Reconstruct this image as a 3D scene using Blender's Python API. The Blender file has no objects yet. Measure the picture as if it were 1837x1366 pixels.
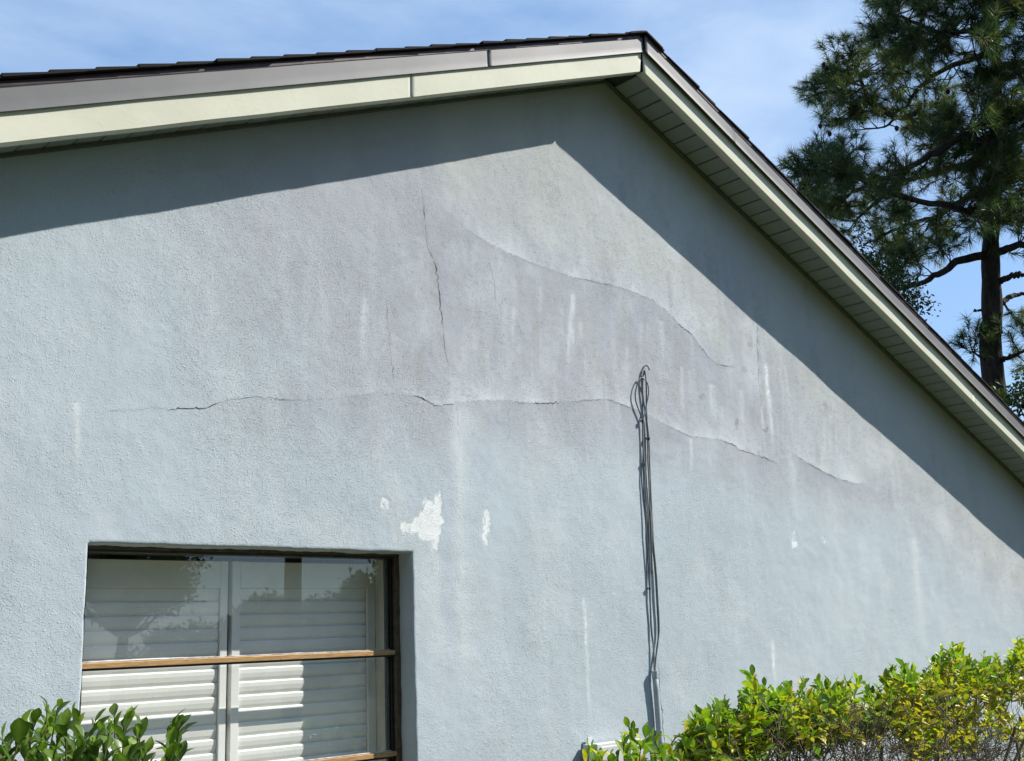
import bpy, bmesh, math, random
import numpy as np
from mathutils import Vector, Matrix

# ------------------------------------------------------------------ camera, sky, sun, exposure
scene = bpy.context.scene
FPX = 2020.0                       # focal length in photograph pixels (1837 wide)
YAW, PITCH, ROLL = 0.751166741, 0.226351752, -0.0391856246
CAM = np.array([0.0, -4.0, 1.65])
_F = np.array([math.sin(YAW)*math.cos(PITCH), math.cos(YAW)*math.cos(PITCH), math.sin(PITCH)])
_r = np.array([math.cos(YAW), -math.sin(YAW), 0.0]); _u = np.cross(_r, _F)
_R = math.cos(ROLL)*_r + math.sin(ROLL)*_u
_U = -math.sin(ROLL)*_r + math.cos(ROLL)*_u

def ray(px, py):
    return _F + (px-918.5)/FPX*_R - (py-683.0)/FPX*_U
def at(px, py, Y):
    """point of the plane y = Y that was measured at photograph pixel (px, py)"""
    d = ray(px, py); return CAM + d*(Y-CAM[1])/d[1]
def atr(px, py, r):
    d = ray(px, py); return CAM + d/np.linalg.norm(d)*r
def pix(P):
    v = np.asarray(P)-CAM; dz = v@_F
    return 918.5+FPX*(v@_R)/dz, 683.0-FPX*(v@_U)/dz, dz

cam = bpy.data.cameras.new('camera'); cam_o = bpy.data.objects.new('camera', cam)
scene.collection.objects.link(cam_o)
cam_o.matrix_world = Matrix(((_R[0], _U[0], -_F[0], CAM[0]), (_R[1], _U[1], -_F[1], CAM[1]),
                             (_R[2], _U[2], -_F[2], CAM[2]), (0, 0, 0, 1)))
cam.sensor_fit = 'HORIZONTAL'; cam.sensor_width = 36.0; cam.lens = FPX/1837*36.0
cam.clip_start = 0.05; cam.clip_end = 2000
scene.camera = cam_o

SUN_DIR = Vector((0.439, -0.292, 0.460)).normalized()      # towards the sun
sun_el = math.asin(SUN_DIR.z); sun_az = math.atan2(SUN_DIR.x, SUN_DIR.y)
world = bpy.data.worlds.new('World'); scene.world = world; world.use_nodes = True
wn = world.node_tree.nodes; wl_ = world.node_tree.links; wn.clear()
w_out = wn.new('ShaderNodeOutputWorld'); w_bg = wn.new('ShaderNodeBackground')
w_sky = wn.new('ShaderNodeTexSky'); w_sky.sky_type = 'NISHITA'; w_sky.sun_disc = False
w_sky.sun_elevation = sun_el; w_sky.sun_rotation = sun_az
w_sky.air_density = 1.0; w_sky.dust_density = 0.1; w_sky.ozone_density = 2.0
w_tc = wn.new('ShaderNodeTexCoord'); w_map = wn.new('ShaderNodeMapping')
w_map.inputs['Scale'].default_value = (1.1, 2.6, 5.0); w_map.inputs['Rotation'].default_value = (0.2, 0.35, 0.5)
w_no = wn.new('ShaderNodeTexNoise'); w_no.inputs['Scale'].default_value = 1.7; w_no.inputs['Detail'].default_value = 7; w_no.inputs['Roughness'].default_value = 0.55
w_rp = wn.new('ShaderNodeMapRange'); w_rp.inputs[1].default_value = 0.45; w_rp.inputs[2].default_value = 0.74; w_rp.inputs[3].default_value = 0.0; w_rp.inputs[4].default_value = 0.75
w_mx = wn.new('ShaderNodeMix'); w_mx.data_type = 'RGBA'; w_mx.inputs[7].default_value = (3.6, 4.5, 5.8, 1)   # thin cirrus
wl_.new(w_tc.outputs['Generated'], w_map.inputs['Vector']); wl_.new(w_map.outputs[0], w_no.inputs['Vector'])
wl_.new(w_no.outputs['Fac'], w_rp.inputs[0]); wl_.new(w_rp.outputs[0], w_mx.inputs[0])
w_veil = wn.new('ShaderNodeMix'); w_veil.data_type = 'RGBA'; w_veil.inputs[0].default_value = 0.55; w_veil.inputs[7].default_value = (1.75, 2.95, 5.0, 1)   # even veil of high haze
wl_.new(w_sky.outputs[0], w_veil.inputs[6]); wl_.new(w_veil.outputs[2], w_mx.inputs[6]); wl_.new(w_mx.outputs[2], w_bg.inputs['Color'])
w_bg.inputs['Strength'].default_value = 0.13
wl_.new(w_bg.outputs[0], w_out.inputs['Surface'])

sun = bpy.data.lights.new('sun', 'SUN'); sun.energy = 5.0; sun.angle = math.radians(0.5); sun.color = (1.0, 0.955, 0.88)
sun_o = bpy.data.objects.new('sun', sun); scene.collection.objects.link(sun_o)
sun_o.rotation_euler = SUN_DIR.to_track_quat('Z', 'Y').to_euler(); sun_o.location = (20, -15, 25)

scene.view_settings.view_transform = 'Standard'; scene.view_settings.look = 'None'
scene.view_settings.gamma = 1.0; scene.view_settings.use_curve_mapping = False
scene.view_settings.exposure = 0.5
scene.render.engine = 'CYCLES'
scene.cycles.max_bounces = 5; scene.cycles.glossy_bounces = 3; scene.cycles.diffuse_bounces = 3; scene.cycles.transparent_max_bounces = 12
scene.cycles.use_denoising = True

COL = scene.collection
rng = np.random.default_rng(7); random.seed(7)

# ------------------------------------------------------------------ helpers
def link(o, parent=None):
    COL.objects.link(o)
    if parent is not None: o.parent = parent
    return o
def tag(o, label=None, cat=None, group=None, kind=None):
    if label: o['label'] = label
    if cat: o['category'] = cat
    if group: o['group'] = group
    if kind: o['kind'] = kind
    return o
def empty(name, loc=(0, 0, 0), parent=None):
    o = bpy.data.objects.new(name, None); o.location = loc; o.empty_display_size = 0.2
    return link(o, parent)
def mesh_from(name, verts, faces, mat=None, smooth=False):
    me = bpy.data.meshes.new(name)
    me.from_pydata([tuple(map(float, v)) for v in verts], [], faces); me.update()
    if mat: me.materials.append(mat)
    if smooth: me.polygons.foreach_set('use_smooth', np.ones(len(me.polygons), bool))
    return me
def np_mesh(name, V, Fq, mat, smooth=False, attrs=None):
    """verts (n,3) array and faces (m,k) array, all of k corners"""
    me = bpy.data.meshes.new(name); V = np.ascontiguousarray(V, np.float32); Fq = np.ascontiguousarray(Fq, np.int32)
    m, k = Fq.shape
    me.vertices.add(len(V)); me.vertices.foreach_set('co', V.ravel())
    me.loops.add(m*k); me.loops.foreach_set('vertex_index', Fq.ravel())
    me.polygons.add(m); me.polygons.foreach_set('loop_start', np.arange(0, m*k, k, dtype=np.int32))
    me.update(calc_edges=True)
    if smooth: me.polygons.foreach_set('use_smooth', np.ones(m, bool))
    for n, a in (attrs or {}).items():
        if np.ndim(a) == 2:
            at_ = me.attributes.new(n, 'FLOAT_COLOR', 'POINT'); at_.data.foreach_set('color', np.ascontiguousarray(np.hstack([a, np.ones((len(a), 1))]), np.float32).ravel())
        else:
            at_ = me.attributes.new(n, 'FLOAT', 'POINT'); at_.data.foreach_set('value', np.ascontiguousarray(a, np.float32))
    me.materials.append(mat); me.validate()
    return me
def obj(name, me, parent=None):
    return link(bpy.data.objects.new(name, me), parent)
class MB:
    def __init__(s): s.v = []; s.f = []
    def add(s, V, Fc):
        n = len(s.v); s.v += [tuple(map(float, p)) for p in V]; s.f += [tuple(i+n for i in q) for q in Fc]; return s
    def box(s, x0, x1, y0, y1, z0, z1):
        return s.add([(x0,y0,z0),(x1,y0,z0),(x1,y1,z0),(x0,y1,z0),(x0,y0,z1),(x1,y0,z1),(x1,y1,z1),(x0,y1,z1)],
                     [(0,3,2,1),(4,5,6,7),(0,1,5,4),(1,2,6,5),(2,3,7,6),(3,0,4,7)])
    def prism(s, prof, A, B):
        """profile of points swept from frame A(p) to frame B(p), both functions giving 3-D points"""
        n = len(prof); V = [A(p) for p in prof]+[B(p) for p in prof]
        Fc = [(i, (i+1) % n, n+(i+1) % n, n+i) for i in range(n)]+[tuple(range(n))[::-1], tuple(range(n, 2*n))]
        return s.add(V, Fc)
    def tube(s, pts, r, seg=8):
        V, Fc = tube_geo(pts, r, seg); return s.add(V, Fc)
    def build(s, name, mat, parent=None, smooth=False, bevel=0.0):
        me = mesh_from(name, s.v, s.f, mat, smooth)
        bm = bmesh.new(); bm.from_mesh(me); bmesh.ops.recalc_face_normals(bm, faces=bm.faces)
        if bevel:
            bmesh.ops.bevel(bm, geom=[e for e in bm.edges], offset=bevel, segments=2, profile=0.5, affect='EDGES')
        bm.to_mesh(me); bm.free()
        return obj(name, me, parent)
def tube_geo(pts, r, seg=8):
    pts = [Vector(p) for p in pts]; n = len(pts)
    rr = r if isinstance(r, (list, tuple, np.ndarray)) else [r]*n
    V = []; Fc = []; up = Vector((0, 1, 0.13)).normalized()
    for i, p in enumerate(pts):
        t = (pts[min(i+1, n-1)]-pts[max(i-1, 0)]).normalized()
        a = t.cross(up)
        if a.length < 1e-3: a = t.cross(Vector((1, 0, 0)))
        a.normalize(); b = t.cross(a).normalized()
        for k in range(seg):
            w = 2*math.pi*k/seg; V.append(tuple(p+(a*math.cos(w)+b*math.sin(w))*rr[i]))
    for i in range(n-1):
        for k in range(seg):
            k2 = (k+1) % seg; Fc.append((i*seg+k, i*seg+k2, (i+1)*seg+k2, (i+1)*seg+k))
    Fc.append(tuple(range(seg))[::-1]); Fc.append(tuple(range((n-1)*seg, n*seg)))
    return V, Fc
def tube_set(name, items, seg, mat, parent=None, origin=(0, 0, 0)):
    """many thin tapered tubes in one mesh, vectorised; items = [(points, radius or radii)]"""
    groups = {}
    for P, r in items:
        P = np.asarray(P, float); groups.setdefault(len(P), []).append((P, np.broadcast_to(np.asarray(r, float), (len(P),))))
    VV, FF = [], []; n0 = 0; w = 2*math.pi*np.arange(seg)/seg
    for n, L in groups.items():
        P = np.stack([a for a, _ in L]); r = np.stack([b for _, b in L]); m = len(P)
        T = np.empty_like(P); T[:, 1:-1] = P[:, 2:]-P[:, :-2]; T[:, 0] = P[:, 1]-P[:, 0]; T[:, -1] = P[:, -1]-P[:, -2]
        T /= np.linalg.norm(T, axis=2, keepdims=True)+1e-9
        A = np.cross(T, np.array([0.31, 0.93, 0.17])); A /= np.linalg.norm(A, axis=2, keepdims=True)+1e-9; B = np.cross(T, A)
        V = P[:, :, None]+(A[:, :, None]*np.cos(w)[:, None]+B[:, :, None]*np.sin(w)[:, None])*r[:, :, None, None]
        idx = n0+np.arange(m*n*seg).reshape(m, n, seg); a = idx[:, :-1]; b = idx[:, 1:]
        FF.append(np.stack([a, np.roll(a, -1, 2), np.roll(b, -1, 2), b], -1).reshape(-1, 4)); VV.append(V.reshape(-1, 3)); n0 += m*n*seg
    o = obj(name, np_mesh(name, np.vstack(VV)-np.asarray(origin), np.vstack(FF), mat, True), parent); o['kind'] = 'stuff'
    return o
def smooth_line(pts, n):
    """Catmull-Rom resampling to n points"""
    P = np.array(pts, float); m = len(P); Q = np.vstack([2*P[0]-P[1], P, 2*P[-1]-P[-2]]); out = []
    for t in np.linspace(0, m-1, n):
        i = min(int(t), m-2); f = t-i; a, b, c, d = Q[i], Q[i+1], Q[i+2], Q[i+3]
        out.append(0.5*((2*b)+(-a+c)*f+(2*a-5*b+4*c-d)*f*f+(-a+3*b-3*c+d)*f**3))
    return np.array(out)
_tab = {}
def vnoise(x, z, scale, seed=0, octv=3, rough=0.5):
    out = np.zeros_like(x, dtype=float); amp = 1.0; tot = 0
    for o in range(octv):
        key = (seed, o)
        if key not in _tab: _tab[key] = np.random.default_rng(seed*31+o).random((256, 256))
        T = _tab[key]; X = x*scale*2**o+37.3*o; Z = z*scale*2**o+11.7*o
        i = np.floor(X).astype(int); j = np.floor(Z).astype(int); fx = X-i; fz = Z-j
        fx = fx*fx*(3-2*fx); fz = fz*fz*(3-2*fz)
        g = lambda a, b: T[a % 256, b % 256]
        out += amp*((g(i, j)*(1-fx)+g(i+1, j)*fx)*(1-fz)+(g(i, j+1)*(1-fx)+g(i+1, j+1)*fx)*fz)
        tot += amp; amp *= rough
    return out/tot
def sst(a, b, x):
    t = np.clip((x-a)/(b-a), 0, 1); return t*t*(3-2*t)

# ------------------------------------------------------------------ materials
def srgb(r, g, b):
    f = lambda c: ((c/255+0.055)/1.055)**2.4 if c > 10 else c/255/12.92
    return (f(r), f(g), f(b), 1)
class NT:
    """small node-tree helper"""
    def __init__(s, name):
        s.m = bpy.data.materials.new(name); s.m.use_nodes = True; s.t = s.m.node_tree; s.n = s.t.nodes
        s.bsdf = s.n['Principled BSDF']; s.out = s.n['Material Output']
        s.co = s.n.new('ShaderNodeTexCoord').outputs['Object']
    def __call__(s, typ, **kw):
        nd = s.n.new(typ)
        for k, v in kw.items(): setattr(nd, k, v)
        return nd
    def l(s, a, b): s.t.links.new(a, b)
    def noise(s, scale, detail=4, rough=0.55, vec=None, dist=0.0):
        nd = s('ShaderNodeTexNoise'); nd.inputs['Scale'].default_value = scale; nd.inputs['Detail'].default_value = detail
        nd.inputs['Roughness'].default_value = rough; nd.inputs['Distortion'].default_value = dist
        s.l(vec or s.co, nd.inputs['Vector']); return nd.outputs['Fac']
    def stretch(s, sx, sy, sz, src=None):
        nd = s('ShaderNodeMapping'); nd.inputs['Scale'].default_value = (sx, sy, sz); s.l(src or s.co, nd.inputs['Vector']); return nd.outputs[0]
    def rng(s, v, a, b, c, d):
        nd = s('ShaderNodeMapRange'); nd.interpolation_type = 'SMOOTHSTEP'
        for i, x in enumerate((a, b, c, d)): nd.inputs[i+1].default_value = x
        s.l(v, nd.inputs[0]); return nd.outputs[0]
    def mix(s, fac, a, b, blend='MIX'):
        nd = s('ShaderNodeMix'); nd.data_type = 'RGBA'; nd.blend_type = blend
        for i, x in ((0, fac), (6, a), (7, b)):
            if hasattr(x, 'node'): s.l(x, nd.inputs[i])
            else: nd.inputs[i].default_value = x
        return nd.outputs[2]
    def math(s, op, a, b=0.0):
        nd = s('ShaderNodeMath', operation=op)
        for i, x in ((0, a), (1, b)):
            if hasattr(x, 'node'): s.l(x, nd.inputs[i])
            else: nd.inputs[i].default_value = x
        return nd.outputs[0]
    def attr(s, name):
        nd = s('ShaderNodeAttribute'); nd.attribute_name = name; return nd.outputs['Fac']
    def bump(s, h, strength, dist, normal=None):
        nd = s('ShaderNodeBump'); nd.inputs['Strength'].default_value = strength; nd.inputs['Distance'].default_value = dist
        s.l(h, nd.inputs['Height'])
        if normal: s.l(normal, nd.inputs['Normal'])
        return nd.outputs[0]
    def set(s, color=None, rough=None, metal=None, spec=None, normal=None):
        for k, v in (('Base Color', color), ('Roughness', rough), ('Metallic', metal), ('Specular IOR Level', spec), ('Normal', normal)):
            if v is None: continue
            if hasattr(v, 'node'): s.l(v, s.bsdf.inputs[k])
            else: s.bsdf.inputs[k].default_value = v
        return s.m

def mat_stucco():
    """paint, grime and chalk come per vertex from build_wall; the shader adds specks and the sprayed texture"""
    t = NT('stucco_paint')
    nd = t('ShaderNodeAttribute'); nd.attribute_name = 'paint'; c = nd.outputs['Color']
    f1 = t.noise(135, 2, 0.55, t.stretch(1.0, 1, 1.2), 0.8); f2 = t.noise(60, 2, 0.5)
    c = t.mix(t.rng(f1, 0.27, 0.36, 0.35, 0), c, (0.20, 0.215, 0.23, 1))      # darker tone in the pits
    h = t.math('ADD', t.rng(f1, 0.54, 0.70, 0, 1), t.math('ADD', t.math('MULTIPLY', f2, 0.55), t.rng(f1, 0.40, 0.30, 0, -0.55)))
    nb = t('ShaderNodeBump'); nb.inputs['Distance'].default_value = 0.0017; t.l(h, nb.inputs['Height']); t.l(t.attr('coarse'), nb.inputs['Strength'])
    return t.set(c, 0.92, 0, 0.15, nb.outputs[0])
def mat_simple(name, col, rough=0.5, metal=0.0, spec=0.5, var=0.12, vs=30, bump=0.0, bs=60, bd=0.001, stretch=None):
    t = NT(name); v = t.stretch(*stretch) if stretch else t.co
    n = t.noise(vs, 4, 0.6, v); lo = tuple(c*(1-var) for c in col[:3])+(1,); hi = tuple(min(1, c*(1+var)) for c in col[:3])+(1,)
    c = t.mix(t.rng(n, 0.3, 0.7, 0, 1), lo, hi)
    nm = t.bump(t.noise(bs, 4, 0.6, v), bump, bd) if bump else None
    return t.set(c, t.rng(t.noise(vs*0.7, 3), 0.3, 0.7, max(0.02, rough-0.08), min(1, rough+0.08)), metal, spec, nm)

M = {}
M['stucco'] = mat_stucco()
M['plain_stucco'] = mat_simple('plain_stucco', (0.44, 0.51, 0.56, 1), 0.92, spec=0.15, var=0.06, vs=3, bump=0.5, bs=120, bd=0.0015)
M['crack'] = mat_simple('crack_void', (0.085, 0.09, 0.095, 1), 0.95, spec=0.1, var=0.4)
def mat_fascia():
    t = NT('cream_fascia_metal')
    n = t.noise(3, 4, 0.6); d = t.noise(26, 4, 0.7, t.stretch(1, 1, 1)); sp = t.noise(170, 2, 0.5)
    c = t.mix(t.rng(n, 0.3, 0.7, 0, 1), (0.59, 0.585, 0.465, 1), (0.645, 0.64, 0.515, 1))
    c = t.mix(t.rng(d, 0.55, 0.8, 0, 0.35), c, (0.46, 0.46, 0.38, 1))
    c = t.mix(t.rng(sp, 0.68, 0.76, 0, 0.45), c, (0.30, 0.30, 0.25, 1))
    return t.set(c, 0.7, 0, 0.15, t.bump(t.noise(22, 4, 0.65, t.stretch(1, 1, 2.2)), 0.35, 0.0016))
M['fascia'] = mat_fascia()
def mat_drip():
    t = NT('taupe_drip_edge_metal')
    n = t.noise(5, 4, 0.6); d = t.noise(40, 4, 0.7)
    c = t.mix(t.rng(n, 0.3, 0.7, 0, 1), (0.152, 0.151, 0.154, 1), (0.180, 0.178, 0.180, 1))
    c = t.mix(t.rng(d, 0.55, 0.8, 0, 0.3), c, (0.11, 0.10, 0.10, 1))
    return t.set(c, 0.55, 0.0, 0.30, t.bump(t.noise(3.5, 2, 0.5), 0.2, 0.004))
M['drip'] = mat_drip()
M['nose'] = mat_simple('maroon_edge_metal', (0.035, 0.014, 0.016, 1), 0.45, 0.2, var=0.2)
def mat_shingle():
    t = NT('asphalt_shingle_granules')
    g = t.noise(700, 2, 0.6); n = t.noise(6, 3)
    c = t.mix(t.rng(g, 0.35, 0.65, 0, 1), (0.006, 0.006, 0.008, 1), (0.030, 0.028, 0.030, 1))
    c = t.mix(t.rng(n, 0.4, 0.7, 0, 0.5), c, (0.018, 0.015, 0.014, 1))
    return t.set(c, 0.9, 0, 0.25, t.bump(g, 0.6, 0.001))
M['shingle'] = mat_shingle()
def mat_soffit():
    t = NT('dusty_vinyl_soffit')
    sp = t.noise(75, 3, 0.6); n = t.noise(4, 4)
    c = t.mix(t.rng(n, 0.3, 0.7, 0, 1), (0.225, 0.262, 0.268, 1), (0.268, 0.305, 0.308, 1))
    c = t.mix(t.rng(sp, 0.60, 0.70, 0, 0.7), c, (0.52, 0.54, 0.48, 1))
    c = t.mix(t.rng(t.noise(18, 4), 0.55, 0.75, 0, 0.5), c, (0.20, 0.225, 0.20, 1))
    return t.set(c, 0.6, 0, 0.35)
M['soffit'] = mat_soffit()
M['soffit_gap'] = mat_simple('soffit_shadow_gap', (0.06, 0.065, 0.06, 1), 0.9)
M['trim'] = mat_simple('soffit_trim', (0.10, 0.115, 0.105, 1), 0.7)
M['wood_dark'] = mat_simple('dark_rafter_wood', (0.035, 0.03, 0.028, 1), 0.9)
def mat_bronze():
    t = NT('worn_bronze_window_metal')
    v = t.stretch(1, 8, 8); n = t.noise(14, 5, 0.7, v)
    c = t.mix(t.rng(n, 0.35, 0.65, 0, 1), (0.36, 0.205, 0.080, 1), (0.50, 0.31, 0.14, 1))
    c = t.mix(t.rng(t.noise(30, 4, 0.7, v), 0.58, 0.68, 0, 0.75), c, (0.070, 0.040, 0.022, 1))
    return t.set(c, 0.5, 0.25, 0.4, t.bump(n, 0.2, 0.001))
M['bronze'] = mat_bronze()
M['bronze_dark'] = mat_simple('dark_bronze_metal', (0.105, 0.070, 0.040, 1), 0.5, 0.2, var=0.35)
M['dusty'] = mat_simple('dusty_rail_top', (0.40, 0.37, 0.33, 1), 0.8, var=0.4, vs=25)
M['gasket'] = mat_simple('black_window_metal', (0.012, 0.012, 0.014, 1), 0.4, 0.2, var=0.3)
M['shutter'] = mat_simple('white_shutter_paint', (0.88, 0.87, 0.84, 1), 0.42, spec=0.4, var=0.03, vs=8)
M['drywall'] = mat_simple('cream_jamb_paint', (0.62, 0.60, 0.50, 1), 0.8, var=0.05)
M['room'] = mat_simple('room_wall_paint', (0.30, 0.29, 0.27, 1), 0.9)
def mat_glass():
    t = NT('window_glass')
    tr = t('ShaderNodeBsdfTransparent'); tr.inputs[0].default_value = (0.95, 0.97, 0.96, 1)
    gl = t('ShaderNodeBsdfGlossy'); gl.inputs['Roughness'].default_value = 0.004
    gl.inputs['Color'].default_value = (0.95, 0.97, 1, 1)
    df = t('ShaderNodeBsdfDiffuse'); df.inputs['Color'].default_value = (0.5, 0.5, 0.47, 1)
    ge = t('ShaderNodeNewGeometry'); dt = t('ShaderNodeVectorMath', operation='DOT_PRODUCT'); t.l(ge.outputs['Incoming'], dt.inputs[0]); t.l(ge.outputs['True Normal'], dt.inputs[1])
    cth = t.math('ABSOLUTE', dt.outputs['Value']); sch = t.math('POWER', t.math('SUBTRACT', 1.0, cth), 5.0)
    k = t.math('ADD', t.math('MULTIPLY', sch, 0.88), 0.085)           # both faces of the sheet
    m1 = t('ShaderNodeMixShader'); t.l(k, m1.inputs[0]); t.l(tr.outputs[0], m1.inputs[1]); t.l(gl.outputs[0], m1.inputs[2])
    dust = t.rng(t.noise(7, 6, 0.7), 0.42, 0.8, 0.012, 0.07)
    m2 = t('ShaderNodeMixShader'); t.l(dust, m2.inputs[0]); t.l(m1.outputs[0], m2.inputs[1]); t.l(df.outputs[0], m2.inputs[2])
    wav = t.bump(t.noise(2.2, 2, 0.4), 0.05, 0.004); t.l(wav, gl.inputs['Normal'])
    t.l(m2.outputs[0], t.out.inputs['Surface']); t.n.remove(t.bsdf); return t.m
M['glass'] = mat_glass()
M['cable'] = mat_simple('painted_cable', (0.185, 0.210, 0.235, 1), 0.5, var=0.2, vs=20)
M['cable_dark'] = mat_simple('dark_cable', (0.085, 0.095, 0.108, 1), 0.45, var=0.3, vs=20)
M['cable_bare'] = mat_simple('bare_grey_brown_cable', (0.20, 0.175, 0.14, 1), 0.5, var=0.25, vs=20)
M['conduit'] = mat_simple('painted_conduit', (0.37, 0.42, 0.46, 1), 0.5, var=0.08)
M['plastic'] = mat_simple('pale_box_plastic', (0.56, 0.57, 0.56, 1), 0.5, var=0.05)
def mat_leaf(name, pal, trans=0.3, rough=0.32, edge=True):
    t = NT(name); tone = t.attr('tone')
    rp = t('ShaderNodeValToRGB'); cr = rp.color_ramp
    while len(cr.elements) > 1: cr.elements.remove(cr.elements[-1])
    cr.elements[0].position = pal[0][0]; cr.elements[0].color = pal[0][1]
    for p, c in pal[1:]: e = cr.elements.new(p); e.color = c
    t.l(tone, rp.inputs[0])
    c = t.mix(t.rng(t.noise(3 if name not in ('tree_leaf', 'pine_needle') else 1.5, 1), 0.3, 0.7, 0, 0.35), rp.outputs[0], (0.02, 0.045, 0.010, 1))
    c = t.mix(t.math('MULTIPLY', t.attr('rib'), 0.35), c, (0.30, 0.36, 0.12, 1))
    t.set(c, rough, 0, 0.35)
    tl = t('ShaderNodeBsdfTranslucent')
    t.l(t.mix(1.0, c, (1.0, 1.25, 0.45, 1), 'MULTIPLY'), tl.inputs['Color'])
    mx = t('ShaderNodeMixShader'); mx.inputs[0].default_value = trans
    t.l(t.bsdf.outputs[0], mx.inputs[1]); t.l(tl.outputs[0], mx.inputs[2]); t.l(mx.outputs[0], t.out.inputs['Surface'])
    return t.m
M['leaf_dark'] = mat_leaf('glossy_green_leaf', [(0, (0.014, 0.045, 0.005, 1)), (0.5, (0.060, 0.140, 0.007, 1)), (0.85, (0.20, 0.32, 0.012, 1)), (1, (0.45, 0.38, 0.03, 1))], 0.30, 0.36)
M['leaf_hedge'] = mat_leaf('hedge_leaf', [(0, (0.020, 0.065, 0.005, 1)), (0.40, (0.125, 0.270, 0.005, 1)), (0.72, (0.42, 0.56, 0.008, 1)), (0.80, (0.72, 0.60, 0.015, 1)), (1, (0.80, 0.56, 0.05, 1))], 0.40, 0.40)
M['leaf_tree'] = mat_leaf('tree_leaf', [(0, (0.022, 0.042, 0.012, 1)), (0.6, (0.055, 0.085, 0.018, 1)), (1, (0.13, 0.13, 0.03, 1))], 0.25, 0.5)
M['needle'] = mat_leaf('pine_needle', [(0, (0.032, 0.064, 0.032, 1)), (0.55, (0.085, 0.122, 0.050, 1)), (1, (0.26, 0.22, 0.09, 1))], 0.4, 0.45)
M['twig'] = mat_simple('grey_brown_twig', (0.145, 0.115, 0.085, 1), 0.9, var=0.4, vs=60)
M['stem'] = mat_simple('green_brown_stem', (0.085, 0.075, 0.035, 1), 0.8, var=0.3, vs=60)
def mat_bark():
    t = NT('pine_bark'); v = t.stretch(1, 1, 0.35)
    n = t.noise(9, 5, 0.65, v); vo = t('ShaderNodeTexVoronoi'); vo.inputs['Scale'].default_value = 12; t.l(v, vo.inputs['Vector'])
    c = t.mix(t.rng(n, 0.3, 0.7, 0, 1), (0.022, 0.018, 0.016, 1), (0.060, 0.047, 0.040, 1))
    c = t.mix(t.rng(vo.outputs['Distance'], 0.0, 0.35, 0.8, 0), c, (0.018, 0.014, 0.012, 1))
    return t.set(c, 0.95, 0, 0.2, t.bump(vo.outputs['Distance'], 0.8, 0.03))
M['bark'] = mat_bark()
def mat_grass():
    t = NT('lawn'); n = t.noise(0.4, 5, 0.6); f = t.noise(40, 4, 0.7)
    c = t.mix(t.rng(n, 0.35, 0.65, 0, 1), (0.045, 0.070, 0.018, 1), (0.085, 0.090, 0.035, 1))
    c = t.mix(t.rng(f, 0.4, 0.7, 0, 0.6), c, (0.11, 0.09, 0.05, 1))
    return t.set(c, 0.95, 0, 0.2, t.bump(f, 0.6, 0.02))
M['grass'] = mat_grass()

# ------------------------------------------------------------------ ground
g = MB().add([(-700, -700, 0), (700, -700, 0), (700, 700, 0), (-700, 700, 0)], [(0, 1, 2, 3)]).build('ground', M['grass'])
tag(g, 'lawn around the house', kind='structure')

# ------------------------------------------------------------------ house
XA, ZF = 4.573, 4.760            # ridge line, bottom of the fascia at the apex
TP = 5/12                        # roof pitch
CP = math.cos(math.atan(TP)); SP = math.sin(math.atan(TP))
OV = 0.292                       # rake overhang
HALF = 6.4                       # half width, ridge to eave
ZS = 0.058                       # soffit above fascia bottom
WL, WR, WT, WB = 1.632, 3.0917, 2.0467, 0.765
house = empty('house', (0, 0, 0))
tag(house, 'blue grey stucco house gable with stained cracked wall and cream eaves', 'house')

# ---- wall: fine grid with the trowelled unevenness, coat edges and stains of the photograph
def wallpts(px): return np.array([at(a, b, 0.0)[[0, 2]] for a, b in px])
L1 = wallpts([(0,752),(90,748),(185,739),(240,735),(296,731),(302,736),(340,733),(375,732),(382,725),(415,717),(460,712),(515,718),(560,716),(620,712),(660,706),(735,708),(765,718),(780,729),(818,724),(850,720),(910,718),(932,722),(970,724),(1010,723),(1050,718),(1090,717),(1110,724),(1140,735),(1165,745),(1200,765),(1240,784),(1290,788),(1318,800),(1325,807),(1345,812),(1392,830),(1405,838)])
L1b = wallpts([(1418,812),(1450,832),(1480,848),(1505,860),(1531,866),(1560,868)])
L2 = wallpts([(757,335),(760,370),(764,410),(768,445),(778,465),(785,490),(790,540),(795,590),(798,620),(804,655),(806,670),(815,700),(819,722)])
L3 = wallpts([(770,352),(800,378),(850,420),(905,450),(960,475),(1035,500),(1110,515),(1170,538),(1200,562),(1215,580),(1240,600),(1270,640),(1290,655),(1320,659)])
L4 = wallpts([(1400,838),(1430,868),(1470,890),(1530,902),(1620,908),(1735,914)])

def line_field(X, Z, L, x0pad=0.03, x1pad=0.03):
    s = np.argsort(L[:, 0]); lx, lz = L[s, 0], L[s, 1]
    jit = (vnoise(X, Z*0, 14, 51, 4, 0.7)-0.5)*0.012
    dz = Z-np.interp(X, lx, lz)-jit
    win = sst(lx[0]-x0pad, lx[0]+x0pad*6, X)*(1-sst(lx[-1]-x1pad*6, lx[-1]+x1pad, X))
    return dz, win
def local(fn, X, Z, x0, x1, z0, z1):
    """evaluate fn only where the grid lies inside the window; zero elsewhere"""
    out = np.zeros_like(X); xs, zs = X[:, 0], Z[0]
    i0, i1 = np.searchsorted(xs, (x0, x1)); j0, j1 = np.searchsorted(zs, (z0, z1))
    if i1 > i0 and j1 > j0: out[i0:i1, j0:j1] = fn(X[i0:i1, j0:j1], Z[i0:i1, j0:j1])
    return out
def streak(X, Z, px0, px1, w, s, taper=0.25):
    A = at(*px0, 0.0); B = at(*px1, 0.0); h = abs(A[2]-B[2])
    return local(lambda x, z: _streak(x, z, px0, px1, w, s, taper), X, Z, min(A[0], B[0])-6*w, max(A[0], B[0])+6*w, B[2]-0.1*h, A[2]+0.1*h)
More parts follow.
